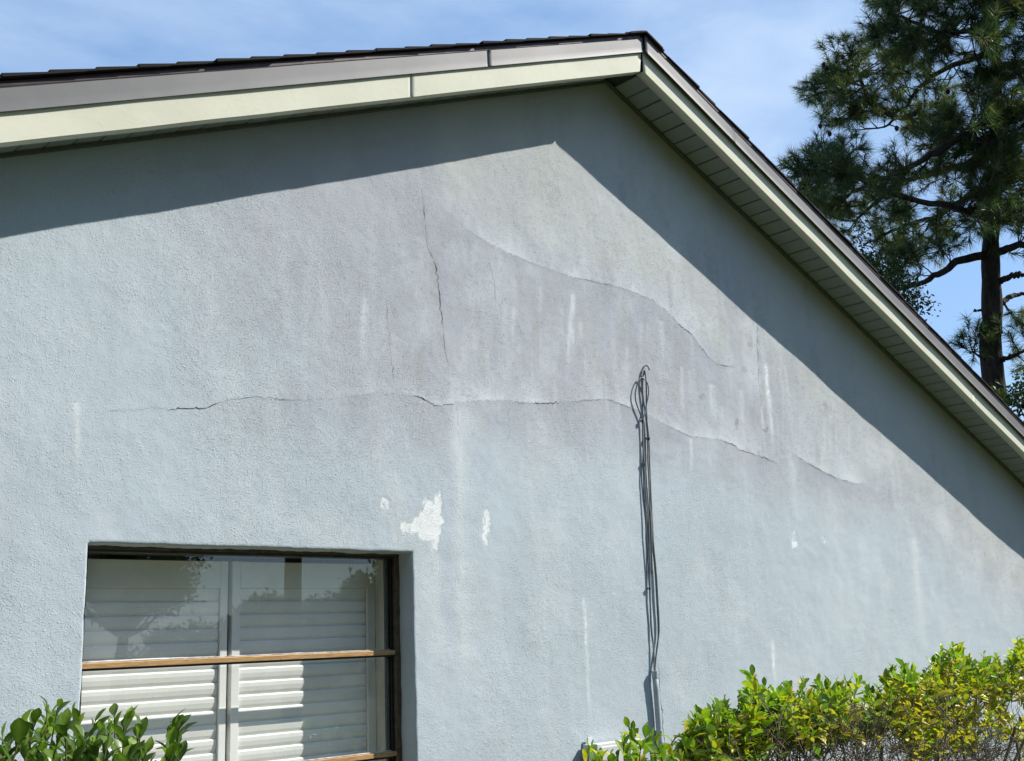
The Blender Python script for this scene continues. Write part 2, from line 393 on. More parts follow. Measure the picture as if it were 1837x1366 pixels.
def blob(X, Z, px, rx, rz, soft=0.25):
    c = at(*px, 0.0); return local(lambda x, z: _blob(x, z, px, rx, rz, soft), X, Z, c[0]-2.2*rx, c[0]+2.2*rx, c[2]-2.2*rz, c[2]+2.2*rz)
def _streak(X, Z, px0, px1, w, s, taper=0.25):
    A = at(*px0, 0.0); B = at(*px1, 0.0); z0, z1 = A[2], B[2]
    u = np.clip((z0-Z)/(z0-z1), -0.2, 1.4); xc = A[0]+(B[0]-A[0])*u
    wob = (vnoise(X*0, Z, 7, 77, 2)-0.5)*w*1.2; w = w*1.35; s = s*(0.55+0.9*vnoise(X*40, Z*4, 1.0, 78, 3))
    along = sst(-0.02, 0.05, u)*(1-sst(1-taper, 1.02, u))
    return s*np.exp(-((X-xc-wob)/w)**2)*along
def _blob(X, Z, px, rx, rz, soft=0.25):
    c = at(*px, 0.0); n = (vnoise(X*1.3, Z*0.8, 24, 91, 4, 0.72)-0.5)*1.5
    r = np.sqrt(((X-c[0])/rx)**2+((Z-c[2])/rz)**2)+n
    return 1-sst(1-soft, 1+soft, r)

RELIEF = {}
def wall_y(x, z):
    """y of the uneven wall face at (x, z)"""
    xs, zs, Y = RELIEF['xs'], RELIEF['zs'], RELIEF['y']; i = int(np.clip(np.searchsorted(xs, x)-1, 0, len(xs)-2)); j = int(np.clip(np.searchsorted(zs, z)-1, 0, len(zs)-2))
    u = (x-xs[i])/(xs[i+1]-xs[i]); v = (z-zs[j])/(zs[j+1]-zs[j])
    return float((Y[i, j]*(1-u)+Y[i+1, j]*u)*(1-v)+(Y[i, j+1]*(1-u)+Y[i+1, j+1]*u)*v)
def build_wall():
    k = 1.3/1127
    th = np.arange(math.atan(0.95/4), math.atan(10.35/4), k); xs = list(4*np.tan(th))
    xs = list(np.linspace(XA-HALF+0.35, 0.9, 9))+xs+list(np.linspace(10.4, XA+HALF-0.35, 4))
    zs = [0.0, 0.15, 0.3, 0.42]+list(np.arange(0.5, 4.92, 0.0072))
    def put(a, v):
        i = int(np.argmin(np.abs(np.array(a)-v))); a[i] = v
    for v in (WL, WR): put(xs, v)
    for v in (WT, WB): put(zs, v)
    xs = np.array(sorted(xs)); zs = np.array(sorted(zs)); nx, nz = len(xs), len(zs)
    X, Z = np.meshgrid(xs, zs, indexing='ij'); iL, iR = [int(np.argmin(abs(xs-v))) for v in (WL, WR)]; jB, jT = [int(np.argmin(abs(zs-v))) for v in (WB, WT)]
    # ---- stain fields
    A = {}
    n1 = vnoise(X, Z, 1.1, 1, 4); n2 = vnoise(X, Z, 4, 2, 4); n3 = vnoise(X*2.2, Z*0.45, 3, 3, 4)
    d1, w1 = line_field(X, Z, L1, 0.25); d1b, w1b = line_field(X, Z, L1b); d3, w3 = line_field(X, Z, L3); d4, w4 = line_field(X, Z, L4)
    up = lambda d, h: np.where(d > 0, np.exp(-np.clip(d, 0, None)/h), 0)
    dn = lambda d, h: np.where(d < 0, np.exp(np.clip(d, None, 0)/h), 0)
    PXx = lambda px, py: at(px, py, 0.0)[0]
    xa_, xb_ = PXx(380, 700), PXx(700, 700)
    rng1 = sst(xa_-0.3, xb_, X)
    wl1 = w1*(0.25+0.75*rng1)
    pat = 0.25+0.85*sst(0.30, 0.66, vnoise(X*1.6, Z*0.9, 3.4, 81, 4, 0.6)); pat2 = sst(0.32, 0.66, vnoise(X*2.0, Z, 3.0, 82, 4, 0.6))
    light = pat*wl1*up(d1, 0.075)*(0.35+0.65*sst(PXx(640, 700), PXx(860, 700), X))*(0.55+0.9*n3)
    light += pat*w3*up(d3, 0.16)*1.0*(0.3+0.9*n3)+w1b*up(d1b, 0.13)*0.85*(0.4+0.9*n3)+w4*up(d4, 0.05)*0.3
    dark = pat2*w1*dn(d1, 0.13)*(0.20+0.55*rng1)*(0.5+n2)+(0.25+0.75*pat2)*w3*dn(d3, 0.26)*0.80*(0.4+1.1*n2)+w1b*dn(d1b, 0.14)*0.75+w4*up(d4, 0.14)*0.5*(0.3+n2)
    dark += sst(PXx(600, 600), PXx(760, 600), X)*(1-sst(PXx(790, 600), PXx(830, 600), X))*sst(2.9, 3.2, Z)*(1-sst(3.75, 3.95, Z))*0.35*(n2+0.3)
    # grey-violet weathered zone: over the crack and along the rake
    zr = ZF-abs(X-XA)*TP                                   # rake height at X
    pz = sst(-0.45, 0.05, d1)
    zleft = at(600, 560, 0.0)[2]
    purple = sst(PXx(150, 500), PXx(780, 560), X)*pz*(1-sst(PXx(1240, 700), PXx(1700, 800), X)*0.5)
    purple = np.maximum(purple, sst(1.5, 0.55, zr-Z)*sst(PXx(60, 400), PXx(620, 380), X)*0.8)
    purple = np.maximum(purple, w4*up(np.maximum(d4, 1e-4), 0.5)*0.85*(d4 > 0))
    purple = purple*(0.55+0.75*n1)
    green = sst(0.02, 0.20, np.where(w3 > 0.01, d3, -1))*w3
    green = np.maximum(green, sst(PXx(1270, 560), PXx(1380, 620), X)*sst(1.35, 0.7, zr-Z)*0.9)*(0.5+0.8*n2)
    green += 0.45*sst(PXx(960, 640), PXx(1040, 640), X)*(1-sst(PXx(1120, 640), PXx(1180, 640), X))*sst(0.0, 0.1, d1)*(1-sst(0.3, 0.6, d1))*sst(0.42, 0.62, n3)
    white = 1.0*blob(X, Z, (773, 928), 0.060, 0.085)+0.95*blob(X, Z, (785, 903), 0.024, 0.065)+blob(X, Z, (766, 950), 0.060, 0.050)+blob(X, Z, (778, 968), 0.026, 0.05)+0.7*blob(X, Z, (750, 942), 0.035, 0.03)
    white += 0.9*blob(X, Z, (733, 948), 0.048, 0.026)+0.85*blob(X, Z, (873, 933), 0.024, 0.062)+0.75*blob(X, Z, (870, 962), 0.018, 0.045)
    white += 0.85*blob(X, Z, (691, 906), 0.022, 0.034)+0.7*blob(X, Z, (1425, 970), 0.034, 0.045)+0.34*blob(X, Z, (1479, 970), 0.03, 0.02)+0.3*blob(X, Z, (100, 890), 0.016, 0.02)
    st = np.zeros_like(X)
    for a, b, w, s in (((1373, 652), (1388, 810), 0.014, 1.25), ((1047, 1072), (1060, 1345), 0.0075, 1.25), ((1386, 1148), (1393, 1250), 0.0105, 1.25),
                       ((1636, 965), (1660, 1185), 0.038, 0.85), ((134, 722), (136, 860), 0.010, 0.75), ((656, 530), (650, 680), 0.016, 0.45),
                       ((822, 730), (833, 1366), 0.036, 0.55), ((1026, 522), (1016, 700), 0.013, 0.55), ((1184, 575), (1192, 655), 0.018, 0.5),
                       ((1239, 786), (1240, 870), 0.011, 0.6), ((1408, 655), (1416, 725), 0.012, 0.5), ((1398, 660), (1408, 715), 0.010, 0.4),
                       ((1330, 700), (1336, 800), 0.022, 0.40), ((1278, 690), (1284, 770), 0.022, 0.40), ((1420, 830), (1428, 950), 0.03, 0.35),
                       ((775, 985), (782, 1300), 0.035, 0.35), ((850, 1000), (855, 1300), 0.04, 0.22), ((1728, 836), (1732, 870), 0.008, 0.5),
                       ((950, 860), (955, 990), 0.012, 0.25), ((1545, 960), (1556, 1150), 0.04, 0.25)):
        st += streak(X, Z, a, b, w, s*1.45, 0.6)
    rs = np.random.default_rng(303)
    for q in range(34):
        px_, py_ = rs.uniform(880, 1560), 0; lo = np.interp(px_, [880, 1140, 1300, 1400, 1560], [715, 735, 790, 825, 880]); hi = np.interp(px_, [880, 1000, 1200, 1400, 1560], [480, 510, 590, 660, 770]); py_ = rs.uniform(hi, lo-40)
        st += streak(X, Z, (px_, py_), (px_+rs.uniform(0, 4), py_+rs.uniform(40, 120)), rs.uniform(0.004, 0.014), rs.uniform(0.25, 0.6), 0.7)
    grime = np.zeros_like(X)
    for q in range(40):
        px_ = rs.uniform(700, 1500); lo = np.interp(px_, [700, 1140, 1300, 1400, 1500], [712, 735, 790, 825, 860]); hi = np.interp(px_, [700, 800, 1000, 1200, 1400, 1500], [400, 380, 330, 470, 620, 720]); py_ = rs.uniform(hi, lo-30)
        grime += streak(X, Z, (px_, py_), (px_+rs.uniform(0, 3), py_+rs.uniform(40, 130)), rs.uniform(0.006, 0.022), rs.uniform(0.25, 0.6), 0.7)
    streaks = np.clip(st, 0, 1.1)
    light = np.clip(light+streaks*0.9, 0, 1.15)
    white += 0.75*streak(X, Z, (1373, 652), (1379, 720), 0.012, 1.0)+0.65*streak(X, Z, (1047, 1075), (1052, 1190), 0.006, 1.0)+0.6*streak(X, Z, (1386, 1148), (1391, 1220), 0.008, 1.0)
    mold_and_holes = 0.75*blob(X, Z, (1260, 712), 0.030, 0.020)+0.7*blob(X, Z, (1322, 760), 0.018, 0.035)+0.8*blob(X, Z, (1373, 772), 0.028, 0.022)+0.6*blob(X, Z, (1361, 812), 0.016, 0.02)+0.45*blob(X, Z, (1482, 730), 0.05, 0.03)
    mold_and_holes += 0.5*blob(X, Z, (1345, 612), 0.035, 0.05)+0.4*blob(X, Z, (1335, 665), 0.03, 0.03)
    mold_and_holes += 0.55*streak(X, Z, (1357, 570), (1378, 815), 0.018, 0.8)
    lp = np.interp(Z, L2[::-1, 1], L2[::-1, 0]); mold_and_holes += 0.30*np.exp(-((X-lp+0.015)/0.035)**2)*sst(2.95, 3.1, Z)*(1-sst(3.9, 4.02, Z))*(0.3+n2)
    mold_and_holes += 0.55*sst(0.56, 0.74, n3)*sst(0.8, 0.4, zr-Z)*sst(PXx(700, 300), PXx(900, 300), X)
    for q in ((854, 484), (857, 560), (906, 538), (1020, 205), (972, 184), (512, 434), (545, 430), (640, 330), (1104, 420), (330, 520), (236, 618), (1180, 1262), (1232, 1260), (990, 1190), (700, 830), (560, 862)):
        c_ = at(*q, 0.0); mold_and_holes += local(lambda x, z: np.exp(-(((x-c_[0])/0.0065)**2+((z-c_[2])/0.0055)**2)), X, Z, c_[0]-0.03, c_[0]+0.03, c_[2]-0.03, c_[2]+0.03)  # small holes: their dark inside is painted into the colour, not cut
    # ---- relief (towards -y is proud)
    rel = 0.010*(vnoise(X, Z, 1.7, 11, 3)-0.5)+0.0045*(vnoise(X, Z, 6.5, 12, 3)-0.5)
    rel += 0.0006*wl1*up(d1, 0.2)+0.0003*w3*up(d3, 0.3)+0.0005*w1b*up(d1b, 0.2)
    rel += 0.0010*np.clip(st, 0, 1)
    rel += -0.0003*np.exp(-((X-lp)/0.010)**2)*sst(2.88, 2.95, Z)*(1-sst(3.95, 4.02, Z))+0.0005*np.exp(-((X-lp-0.03)/0.03)**2)*sst(2.88, 2.95, Z)*(1-sst(3.4, 3.5, Z))
    rel += -0.003*np.clip(white, 0, 1)*0.5
    rel += 0.0012*(vnoise(X, Z, 33, 13, 2)-0.5)
    edge = np.zeros_like(X)
    Y = -rel
    RELIEF.update(xs=xs, zs=zs, y=Y.copy())
    # opening edge: slightly rounded and uneven
    Xo, Zo = X.copy(), Z.copy()
    rim = [(i, jT) for i in range(iL, iR+1)]+[(i, jB) for i in range(iL, iR+1)]+[(iL, j) for j in range(jB, jT+1)]+[(iR, j) for j in range(jB, jT+1)]
    for i, j in set(rim):
        a = (vnoise(np.array([X[i, j]]), np.array([Z[i, j]]), 14, 21, 3)[0]-0.5)*0.012
        if j == jT: Zo[i, j] += a
        if i in (iL, iR) and j != jT: Xo[i, j] += a*0.7
        Y[i, j] += 0.003
    keep = np.ones((nx-1, nz-1), bool)
    keep[iL:iR, jB:jT] = False
    xm = np.maximum(abs(X[:-1, :-1]-XA), abs(X[1:, :-1]-XA)); keep &= Z[:-1, :-1] < ZF+ZS+0.035-np.minimum(abs(X[:-1, :-1]-XA), abs(X[1:, :-1]-XA))*TP
    idx = np.arange(nx*nz).reshape(nx, nz)
    ii, jj = np.nonzero(keep)
    Fq = np.stack([idx[ii, jj], idx[ii+1, jj], idx[ii+1, jj+1], idx[ii, jj+1]], 1)
    V = np.stack([Xo.ravel(), Y.ravel(), Zo.ravel()], 1)
    # ---- paint colour
    m1 = vnoise(X, Z, 9, 61, 4, 0.6); m2 = vnoise(X, Z, 34, 62, 3, 0.6); m3 = vnoise(X*2.4, Z*0.30, 4, 63, 4, 0.6); m4 = vnoise(X, Z, 75, 64, 2, 0.6)
    C = np.empty(X.shape+(3,)); C[:] = (0.452, 0.517, 0.560)
    prot = 0.25+0.75*sst(0.30, 0.75, zr-Z)                # rain does not reach the strip under the eave
    def lay(f, col):
        nonlocal C
        C = C+(np.array(col)-C)*np.clip(f, 0, 1)[..., None]
    wobl = lambda f, k=0.5: np.clip(f+(m1-0.5)*k*sst(0, 0.25, f), 0, 1)
    lay(sst(0.35, 0.7, n1)*0.5, (0.472, 0.532, 0.573))
    lay(wobl(purple), np.array((0.398, 0.412, 0.450)))
    lay(wobl(purple)*sst(0.55, 0.75, m1)*0.5, (0.43, 0.445, 0.475))
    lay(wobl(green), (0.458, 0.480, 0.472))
    lay(sst(0.50, 0.72, vnoise(X, Z*0.8, 3.2, 71, 5, 0.62))*(0.15+0.45*purple)*prot, (0.365, 0.385, 0.420))
    lay(sst(0.52, 0.74, vnoise(X, Z*0.7, 4.1, 72, 5, 0.62))*0.50*prot, (0.530, 0.570, 0.592))
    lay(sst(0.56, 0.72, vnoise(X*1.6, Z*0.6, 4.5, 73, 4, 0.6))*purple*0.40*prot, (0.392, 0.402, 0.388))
    lay(wobl(dark, 0.7)*0.8*prot, (0.335, 0.362, 0.398))
    lay(sst(0.55, 0.80, m3)*0.30*prot, (0.535, 0.582, 0.605)); lay(sst(0.42, 0.22, m3)*0.16*prot, (0.37, 0.40, 0.43))
    lay(np.clip(light, 0, 1.1)*0.85*(0.75+0.5*m2), (0.585, 0.632, 0.648))
    speck = sst(0.66, 0.78, m4)*(0.06+0.24*np.clip(purple+green*0.6, 0, 1))
    lay(np.clip(grime, 0, 1)*0.75, (0.345, 0.355, 0.345))
    lay(speck*prot, (0.235, 0.25, 0.265))
    lay(np.clip(mold_and_holes, 0, 1)*prot*sst(0.32, 0.6, m2)*0.8, (0.225, 0.23, 0.205))
    wh = sst(0.40, 0.68, white*(1.0-0.4*sst(0.5, 0.62, vnoise(X*1.5, Z*0.55, 40, 65, 3, 0.7)))+(vnoise(X*1.4, Z*0.6, 55, 67, 4, 0.75)-0.5)*1.3)*sst(0.02, 0.15, white)
    lay(wh*0.9, (0.78, 0.80, 0.79))
    coarse = np.clip(0.58+1.5*(vnoise(X, Z, 2.2, 66, 4)-0.5)+0.30*(1-sst(3.0, 6.5, X)), 0.25, 1.0)
    at_ = dict(paint=C.reshape(-1, 3), coarse=coarse.ravel())
    # reveals of the opening, run back from the same rim vertices
    loop = [(i, jT) for i in range(iL, iR)]+[(iR, j) for j in range(jT, jB, -1)]+[(i, jB) for i in range(iR, iL, -1)]+[(iL, j) for j in range(jB, jT)]
    base = np.array([idx[i, j] for i, j in loop]); rows = [base]; extra = []; n0 = len(V)
    for q, yy in enumerate((0.012, 0.06, 0.115)):
        P = V[base].copy(); P[:, 1] = yy+0.002*(vnoise(P[:, 0]*9, P[:, 2]*9, 3, 31+q)-0.5)
        cx, cz = (WL+WR)/2, (WB+WT)/2; P[:, 0] += (cx-P[:, 0])*0.002; P[:, 2] += (cz-P[:, 2])*0.002
        rows.append(n0+len(base)*q+np.arange(len(base))); extra.append(P)
    V = np.vstack([V]+extra)
    for k2 in at_: at_[k2] = np.concatenate([at_[k2]]+[at_[k2][base]]*3)
    for q in range(3):
        a, b = rows[q], rows[q+1]; a2, b2 = np.roll(a, -1), np.roll(b, -1)
        Fq = np.vstack([Fq, np.stack([a, b, b2, a2], 1)])
    used = np.zeros(len(V), bool); used[Fq.ravel()] = True; remap = np.cumsum(used)-1
    me = np_mesh('wall', V[used], remap[Fq], M['stucco'], True, {k2: v[used] for k2, v in at_.items()})
    return obj('wall', me, house)
wall = build_wall()
mb = MB(); EX = HALF-0.35
for s in (-1, 1):
    xw = XA+s*EX; mb.box(min(xw, xw-s*0.2), max(xw, xw-s*0.2), 0.02, 9.0, 0, ZF+ZS-EX*TP)
mb.box(XA-EX, XA+EX, 8.8, 9.0, 0, ZF+ZS-EX*TP); mb.build('side_wall', M['plain_stucco'], house)

# ---- cracks in the render: narrow dark ribbons lying in the coat edges
def crack(px, w0, w1, name='crack', seed=0):
    P = wallpts(px); pts = []
    r_ = np.random.default_rng(900+seed)
    for a, b in zip(P[:-1], P[1:]):
        n = max(2, int(np.hypot(*(b-a))/0.012))
        for q in range(n): pts.append(a+(b-a)*q/n+r_.normal(0, 0.0018, 2)+(np.array([0.0, 0.004]) if abs(b[0]-a[0]) > abs(b[1]-a[1]) else np.array([0.004, 0.0]))*r_.standard_normal()*(q % 3 == 0))
    pts.append(P[-1]); pts = np.array(pts); n = len(pts); V = []; Fc = []
    for i, p in enumerate(pts):
        t = pts[min(i+1, n-1)]-pts[max(i-1, 0)]; t = t/np.hypot(*t); nn = np.array([-t[1], t[0]])
        u = i/(n-1); w = (w0+(w1-w0)*u)*(0.35+0.9*r_.random())*(0.25+0.9*float(sst(0.30, 0.62, vnoise(np.array([p[0]*3.0]), np.array([p[1]*3.0]), 4.0, 95, 2)[0])))*min(1, 6*u+0.15, 6*(1-u)+0.15)/2
        for sgn, yy in ((1, -0.0012), (0, -0.0009), (-1, -0.0012)): V.append((p[0]+nn[0]*w*sgn, yy+wall_y(p[0]+nn[0]*w*sgn, p[1]+nn[1]*w*sgn), p[1]+nn[1]*w*sgn))
    for i in range(n-1):
        Fc += [(3*i, 3*i+1, 3*i+4, 3*i+3), (3*i+1, 3*i+2, 3*i+5, 3*i+4)]
    me = mesh_from(name, V, Fc, M['crack'])
    o = obj(name, me, wall); return o
CR = [([(296,731),(302,736),(340,733),(375,732),(382,725),(400,721)], .0045, .003), ([(186,739),(240,735),(296,731)], .001, .002), ([(400,721),(415,717),(460,712),(515,718),(560,716)], .0015, .001),
      ([(740,708),(765,718),(780,729),(800,726),(818,724)], .0025, .007), ([(922,720),(932,722),(970,724),(1010,723)], .002, .0035), ([(1010,723),(1050,718),(1090,717),(1110,724),(1145,737)], .002, .0015),
      ([(1292,789),(1318,800),(1325,807),(1345,812),(1394,831)], .003, .003), ([(1419,812),(1450,832),(1480,848),(1505,860),(1531,866)], .0015, .004), ([(1200,765),(1240,784),(1290,788)], .0012, .0012),
      ([(757,338),(760,370),(764,410),(768,445),(778,465)], .002, .0045), ([(778,465),(785,490),(790,540),(795,590)], .004, .0025), ([(795,590),(798,620),(804,655),(806,672)], .002, .001), ([(820,724),(823,760),(825,800)], .0012, .0006),
      ([(905,450),(960,475),(1035,500),(1110,515),(1170,538)], .0010, .0022), ([(1170,538),(1200,562),(1215,580),(1240,600),(1270,640),(1290,655)], .0022, .004), ([(1290,655),(1320,659)], .003, .001),
      ([(693,540),(697,580),(700,630),(707,690)], .0012, .0018), ([(1358,572),(1360,640),(1361,690)], .0045, .002), ([(1361,690),(1366,730),(1377,770)], .0015, .001),
      ([(878,470),(886,500),(890,545)], .0008, .0012), ([(1023,525),(1020,560)], .0018, .001), ([(912,735),(912,795)], .0008, .0008), ([(1180,1180),(1184,1235),(1188,1290),(1193,1345)], .003, .003)]
for q, (p, a, b) in enumerate(CR): crack(p, a*1.0, b*1.0, 'crack', q)

# ---- roof: deck, shingle courses at the rake, ridge caps
def rake(s, side, y, h):
    """s metres down the slope from the apex, h metres above the fascia bottom line, measured plumb"""
    return (XA+side*s*CP, y, ZF+h-s*SP)
def rake_sag(s, side): return 0.012*s/3.7 if side < 0 else 0.004*s/3.7
SL = HALF/CP
mb = MB()
for side in (-1, 1):
    A = [rake(0, side, -OV+0.02, 0.16), rake(SL+0.3, side, -OV+0.02, 0.16), rake(SL+0.3, side, 9.3, 0.16), rake(0, side, 9.3, 0.16)]
    B = [rake(0, side, -OV+0.02, 0.205), rake(SL+0.3, side, -OV+0.02, 0.205), rake(SL+0.3, side, 9.3, 0.205), rake(0, side, 9.3, 0.205)]
    mb.add(A+B, [(0,1,2,3), (4,5,6,7), (0,1,5,4), (1,2,6,5), (2,3,7,6), (3,0,4,7)])
roof = mb.build('roof', M['shingle'], house)
EXPO = 0.169
def shingle_mesh(w, side, seed):
    r_ = random.Random(seed); t = 0.0125; ln = EXPO+0.13
    # local: x down slope (0 = head, ln = butt), y back, z up
    j = [r_.uniform(-0.004, 0.004) for _ in range(6)]
    V = [(0, 0, 0), (ln+j[0], 0.0+j[1], 0.0), (ln+j[2], w, 0.0), (0, w, 0), (0, 0, 0.0015), (ln+j[0], 0.0+j[1], t), (ln+j[2], w, t), (0, w, 0.0015)]
    return mesh_from('shingle', V, [(0,1,2,3), (4,7,6,5), (0,4,5,1), (1,5,6,2), (2,6,7,3), (3,7,4,0)], M['shingle'])
SH = [shingle_mesh(w, 1, q) for q, w in enumerate((0.33, 0.30, 0.36, 0.26, 0.33))]
for side in (-1, 1):
    ncourse = int(SL/EXPO)+1
    for c in range(ncourse):
        y = -OV-0.034+random.uniform(-0.004, 0.004)
        for d in range(2):
            me = SH[random.randrange(len(SH))]; s0 = (c+1)*EXPO-(EXPO+0.13)
            o = obj('shingle', me, roof)
            lift = 0.2235 + random.uniform(-0.001, 0.0015) + rake_sag((c+1)*EXPO, side)
            s1_ = max(s0, 0.004)+random.uniform(-0.003, 0.003); kx = 1.0 if s0 >= 0 else (s0+EXPO+0.13-s1_)/(EXPO+0.13)
            p = rake(s1_, side, y, lift)
            ex = Vector((side*CP, 0, -SP+0.016)).normalized(); ey = Vector((0, 1, 0)); ez = ex.cross(ey)
            if ez.z < 0: ez = -ez
            o.matrix_world = Matrix(((ex.x*kx, ey.x, ez.x, p[0]), (ex.y*kx, ey.y, ez.y, p[1]), (ex.z*kx, ey.z, ez.z, p[2]), (0, 0, 0, 1)))
            y += 0.345
# ridge caps
for d in range(6):
    V = []
    for yy, lift in ((-OV-0.045+d*0.15, 0.2345), (-OV-0.045+d*0.15+0.30, 0.230)):
        for s, side in ((0.15, -1), (0.05, -1), (0, 1), (0.05, 1), (0.15, 1)):
            V.append(rake(s, side, yy, lift+(0.003 if s else 0.0)))
        for s, side in ((0.15, -1), (0.05, -1), (0, 1), (0.05, 1), (0.15, 1)):
            V.append(rake(s, side, yy, lift-0.008))
    Fc = []
    for i in range(4): Fc += [(i, i+1, 11+i, 10+i), (5+i, 15+i, 16+i, 6+i), (i, 5+i, 6+i, i+1), (10+i, 11+i, 16+i, 15+i)]
    Fc += [(0, 10, 15, 5), (4, 9, 19, 14)]
    obj('ridge_cap', mesh_from('ridge_cap', V, Fc, M['shingle']), roof)

# ---- metal strips along the rakes
def strip(name, side, s0, s1, prof, mat, wob=0.0, seed=0, cut0=0.0, n=None, parent=house):
    """profile (y, h) swept down one slope; wob = oil canning in metres; cut0 slants the upper end"""
    n = n or max(2, int((s1-s0)/0.03)); m = len(prof); S = np.linspace(s0, s1, n); V = []; Fc = []
    hmin = min(p[1] for p in prof); hmax = max(p[1] for p in prof)
    SS, HH = np.meshgrid(S, [p[1] for p in prof], indexing='ij')
    DY = wob*(vnoise(SS, HH*4, 2.2, 40+seed, 2)-0.5)*2; DH = wob*0.8*(vnoise(SS, HH*0, 3.1, 60+seed, 2)-0.5)
    for i, s in enumerate(S):
        for q, (y, h) in enumerate(prof):
            u = (h-hmin)/(hmax-hmin); ss = s+(cut0*(1-u) if i == 0 else 0)
            V.append(rake(ss, side, y+DY[i, q], h+DH[i, q]*(1-u)+rake_sag(s, side)*(0.5+0.5*u)))
    for i in range(n-1):
        for k in range(m-1): Fc.append((i*m+k, i*m+k+1, (i+1)*m+k+1, (i+1)*m+k))
    me = mesh_from(name, V, Fc, mat, False)
    bm = bmesh.new(); bm.from_mesh(me); bmesh.ops.recalc_face_normals(bm, faces=bm.faces); bm.to_mesh(me); bm.free()
    for p in me.polygons: p.use_smooth = True
    try: me.set_sharp_from_angle(angle=math.radians(30))
    except Exception: pass
    o = obj(name, me, parent)
    md = o.modifiers.new('thick', 'SOLIDIFY'); md.thickness = 0.0016; md.offset = 0
    return o
FP = [(-OV+0.055, 0.0045), (-OV+0.004, 0.0), (-OV, 0.003), (-OV, 0.035), (-OV, 0.07), (-OV, 0.105), (-OV, 0.150)]
def sd(px, py, side): return abs(at(px, py, -OV)[0]-XA)/CP
sL = sd(740, 150, -1); sR = sd(1745, 705, 1)
strip('fascia_board', -1, 0.004, sL+0.015, [(y-0.0012, h-0.0008) for y, h in FP], M['fascia'], 0.0034, 2, cut0=0.03)
strip('fascia_board', -1, sL, SL+0.3, FP, M['fascia'], 0.0034, 2)
strip('fascia_board', 1, 0.0, sR+0.015, [(y-0.0012, h-0.0008) for y, h in FP], M['fascia'], 0.0022, 4)
strip('fascia_board', 1, sR, SL+0.3, FP, M['fascia'], 0.0022, 4)
sD = sd(875, 100, -1); sE = sd(1307, 222, 1)
for side, sj, proud in ((-1, sD, 0.011), (1, sE, 0.024)):
    DE = OV+proud
    DP = [(-DE+0.008, 0.1165), (-DE-0.003, 0.1135), (-DE-0.001, 0.121), (-DE, 0.126), (-DE, 0.150), (-DE, 0.176), (-DE, 0.1975), (-DE-0.003, 0.1995), (-DE+0.010, 0.2005)]
    strip('drip_edge', side, 0.0, sj+0.015, [(y-0.0014, h+0.0008) for y, h in DP], M['drip'], 0.0014, 12+side)
    strip('drip_edge', side, sj, SL+0.3, DP, M['drip'], 0.0014, 12+side)
    NP_ = [(-DE+0.006, 0.199), (-DE-0.001, 0.2015), (-DE-0.002, 0.211), (-DE-0.002, 0.2215), (-DE+0.03, 0.224)]
    strip('edge_trim', side, 0.0, SL+0.3, NP_, M['nose'], 0.0, 20+side)
    TPp = [(-DE-0.0035, 0.2195), (-DE-0.005, 0.2210), (-DE-0.0035, 0.2225), (-DE+0.01, 0.2235)]
    strip('trim_lip', side, 0.0, SL+0.3, TPp, M['nose'], 0.0, 24+side)
# sub-fascia timber behind the metal
for side in (-1, 1):
    V = [rake(s, side, y, h) for s in (0.012, SL+0.3) for y in (-OV+0.008, -OV+0.040) for h in (0.022, 0.158)]
    obj('sub_fascia', mesh_from('sub_fascia', V, [(0,1,3,2), (4,6,7,5), (0,4,5,1), (2,3,7,6), (0,2,6,4), (1,5,7,3)], M['wood_dark']), house)

# ---- soffit: each board of the slatted panels is a piece, dark joints between
mb = MB()
for side in (-1, 1):
    V = [rake(s, side, y, h) for s in (0, SL+0.2) for y in (-OV+0.005, 0.03) for h in (ZS+0.014, ZS+0.022)]
    mb.add(V, [(0,1,3,2), (4,6,7,5), (0,4,5,1), (2,3,7,6), (0,2,6,4), (1,5,7,3)])
soffit = mb.build('soffit', M['soffit_gap'], house)
BW = 0.1128
bd = MB(); w2 = BW-0.007; tk = 0.011; ch = 0.0035; L0, L1_ = -OV+0.010, 0.004
prof = [(0, tk), (0, ch), (ch, 0), (w2-ch, 0), (w2, ch), (w2, tk)]
bd.prism(prof, lambda p: (p[0], L0, p[1]), lambda p: (p[0], L1_, p[1]))
bme = mesh_from('soffit_board', bd.v, bd.f, M['soffit'])
s_first = (at(1119, 171, 0.0)[0]-XA)/CP
nb = int((SL+0.2)/BW)
for side in (-1, 1):
    for k2 in range(-1, nb):
        s = s_first+k2*BW+0.0035
        if s < 0.0: s_ = 0.002
        else: s_ = s
        o = obj('soffit_board', bme, soffit); p = rake(s_, side, 0, ZS)
        ex = Vector((side*CP, 0, -SP)); ey = Vector((0, 1, 0)); ez = Vector((side*SP, 0, CP))
        dz = random.uniform(-0.0012, 0.0012); sc = (s+w2-s_)/w2 if s < 0 else 1.0
        o.matrix_world = Matrix(((ex.x*sc, ey.x, ez.x, p[0]), (ex.y*sc, ey.y, ez.y, p[1]), (ex.z*sc, ey.z, ez.z, p[2]+dz), (0, 0, 0, 1)))
for side in (-1, 1):       # channel that holds the boards at the wall
    V = [rake(s, side, y, h) for s in (0.0, SL) for y in (-0.024, -0.004) for h in (ZS-0.016, ZS-0.0015)]
    obj('wall_channel', mesh_from('wall_channel', V, [(0,1,3,2), (4,6,7,5), (0,4,5,1), (2,3,7,6), (0,2,6,4), (1,5,7,3)], M['trim']), soffit)

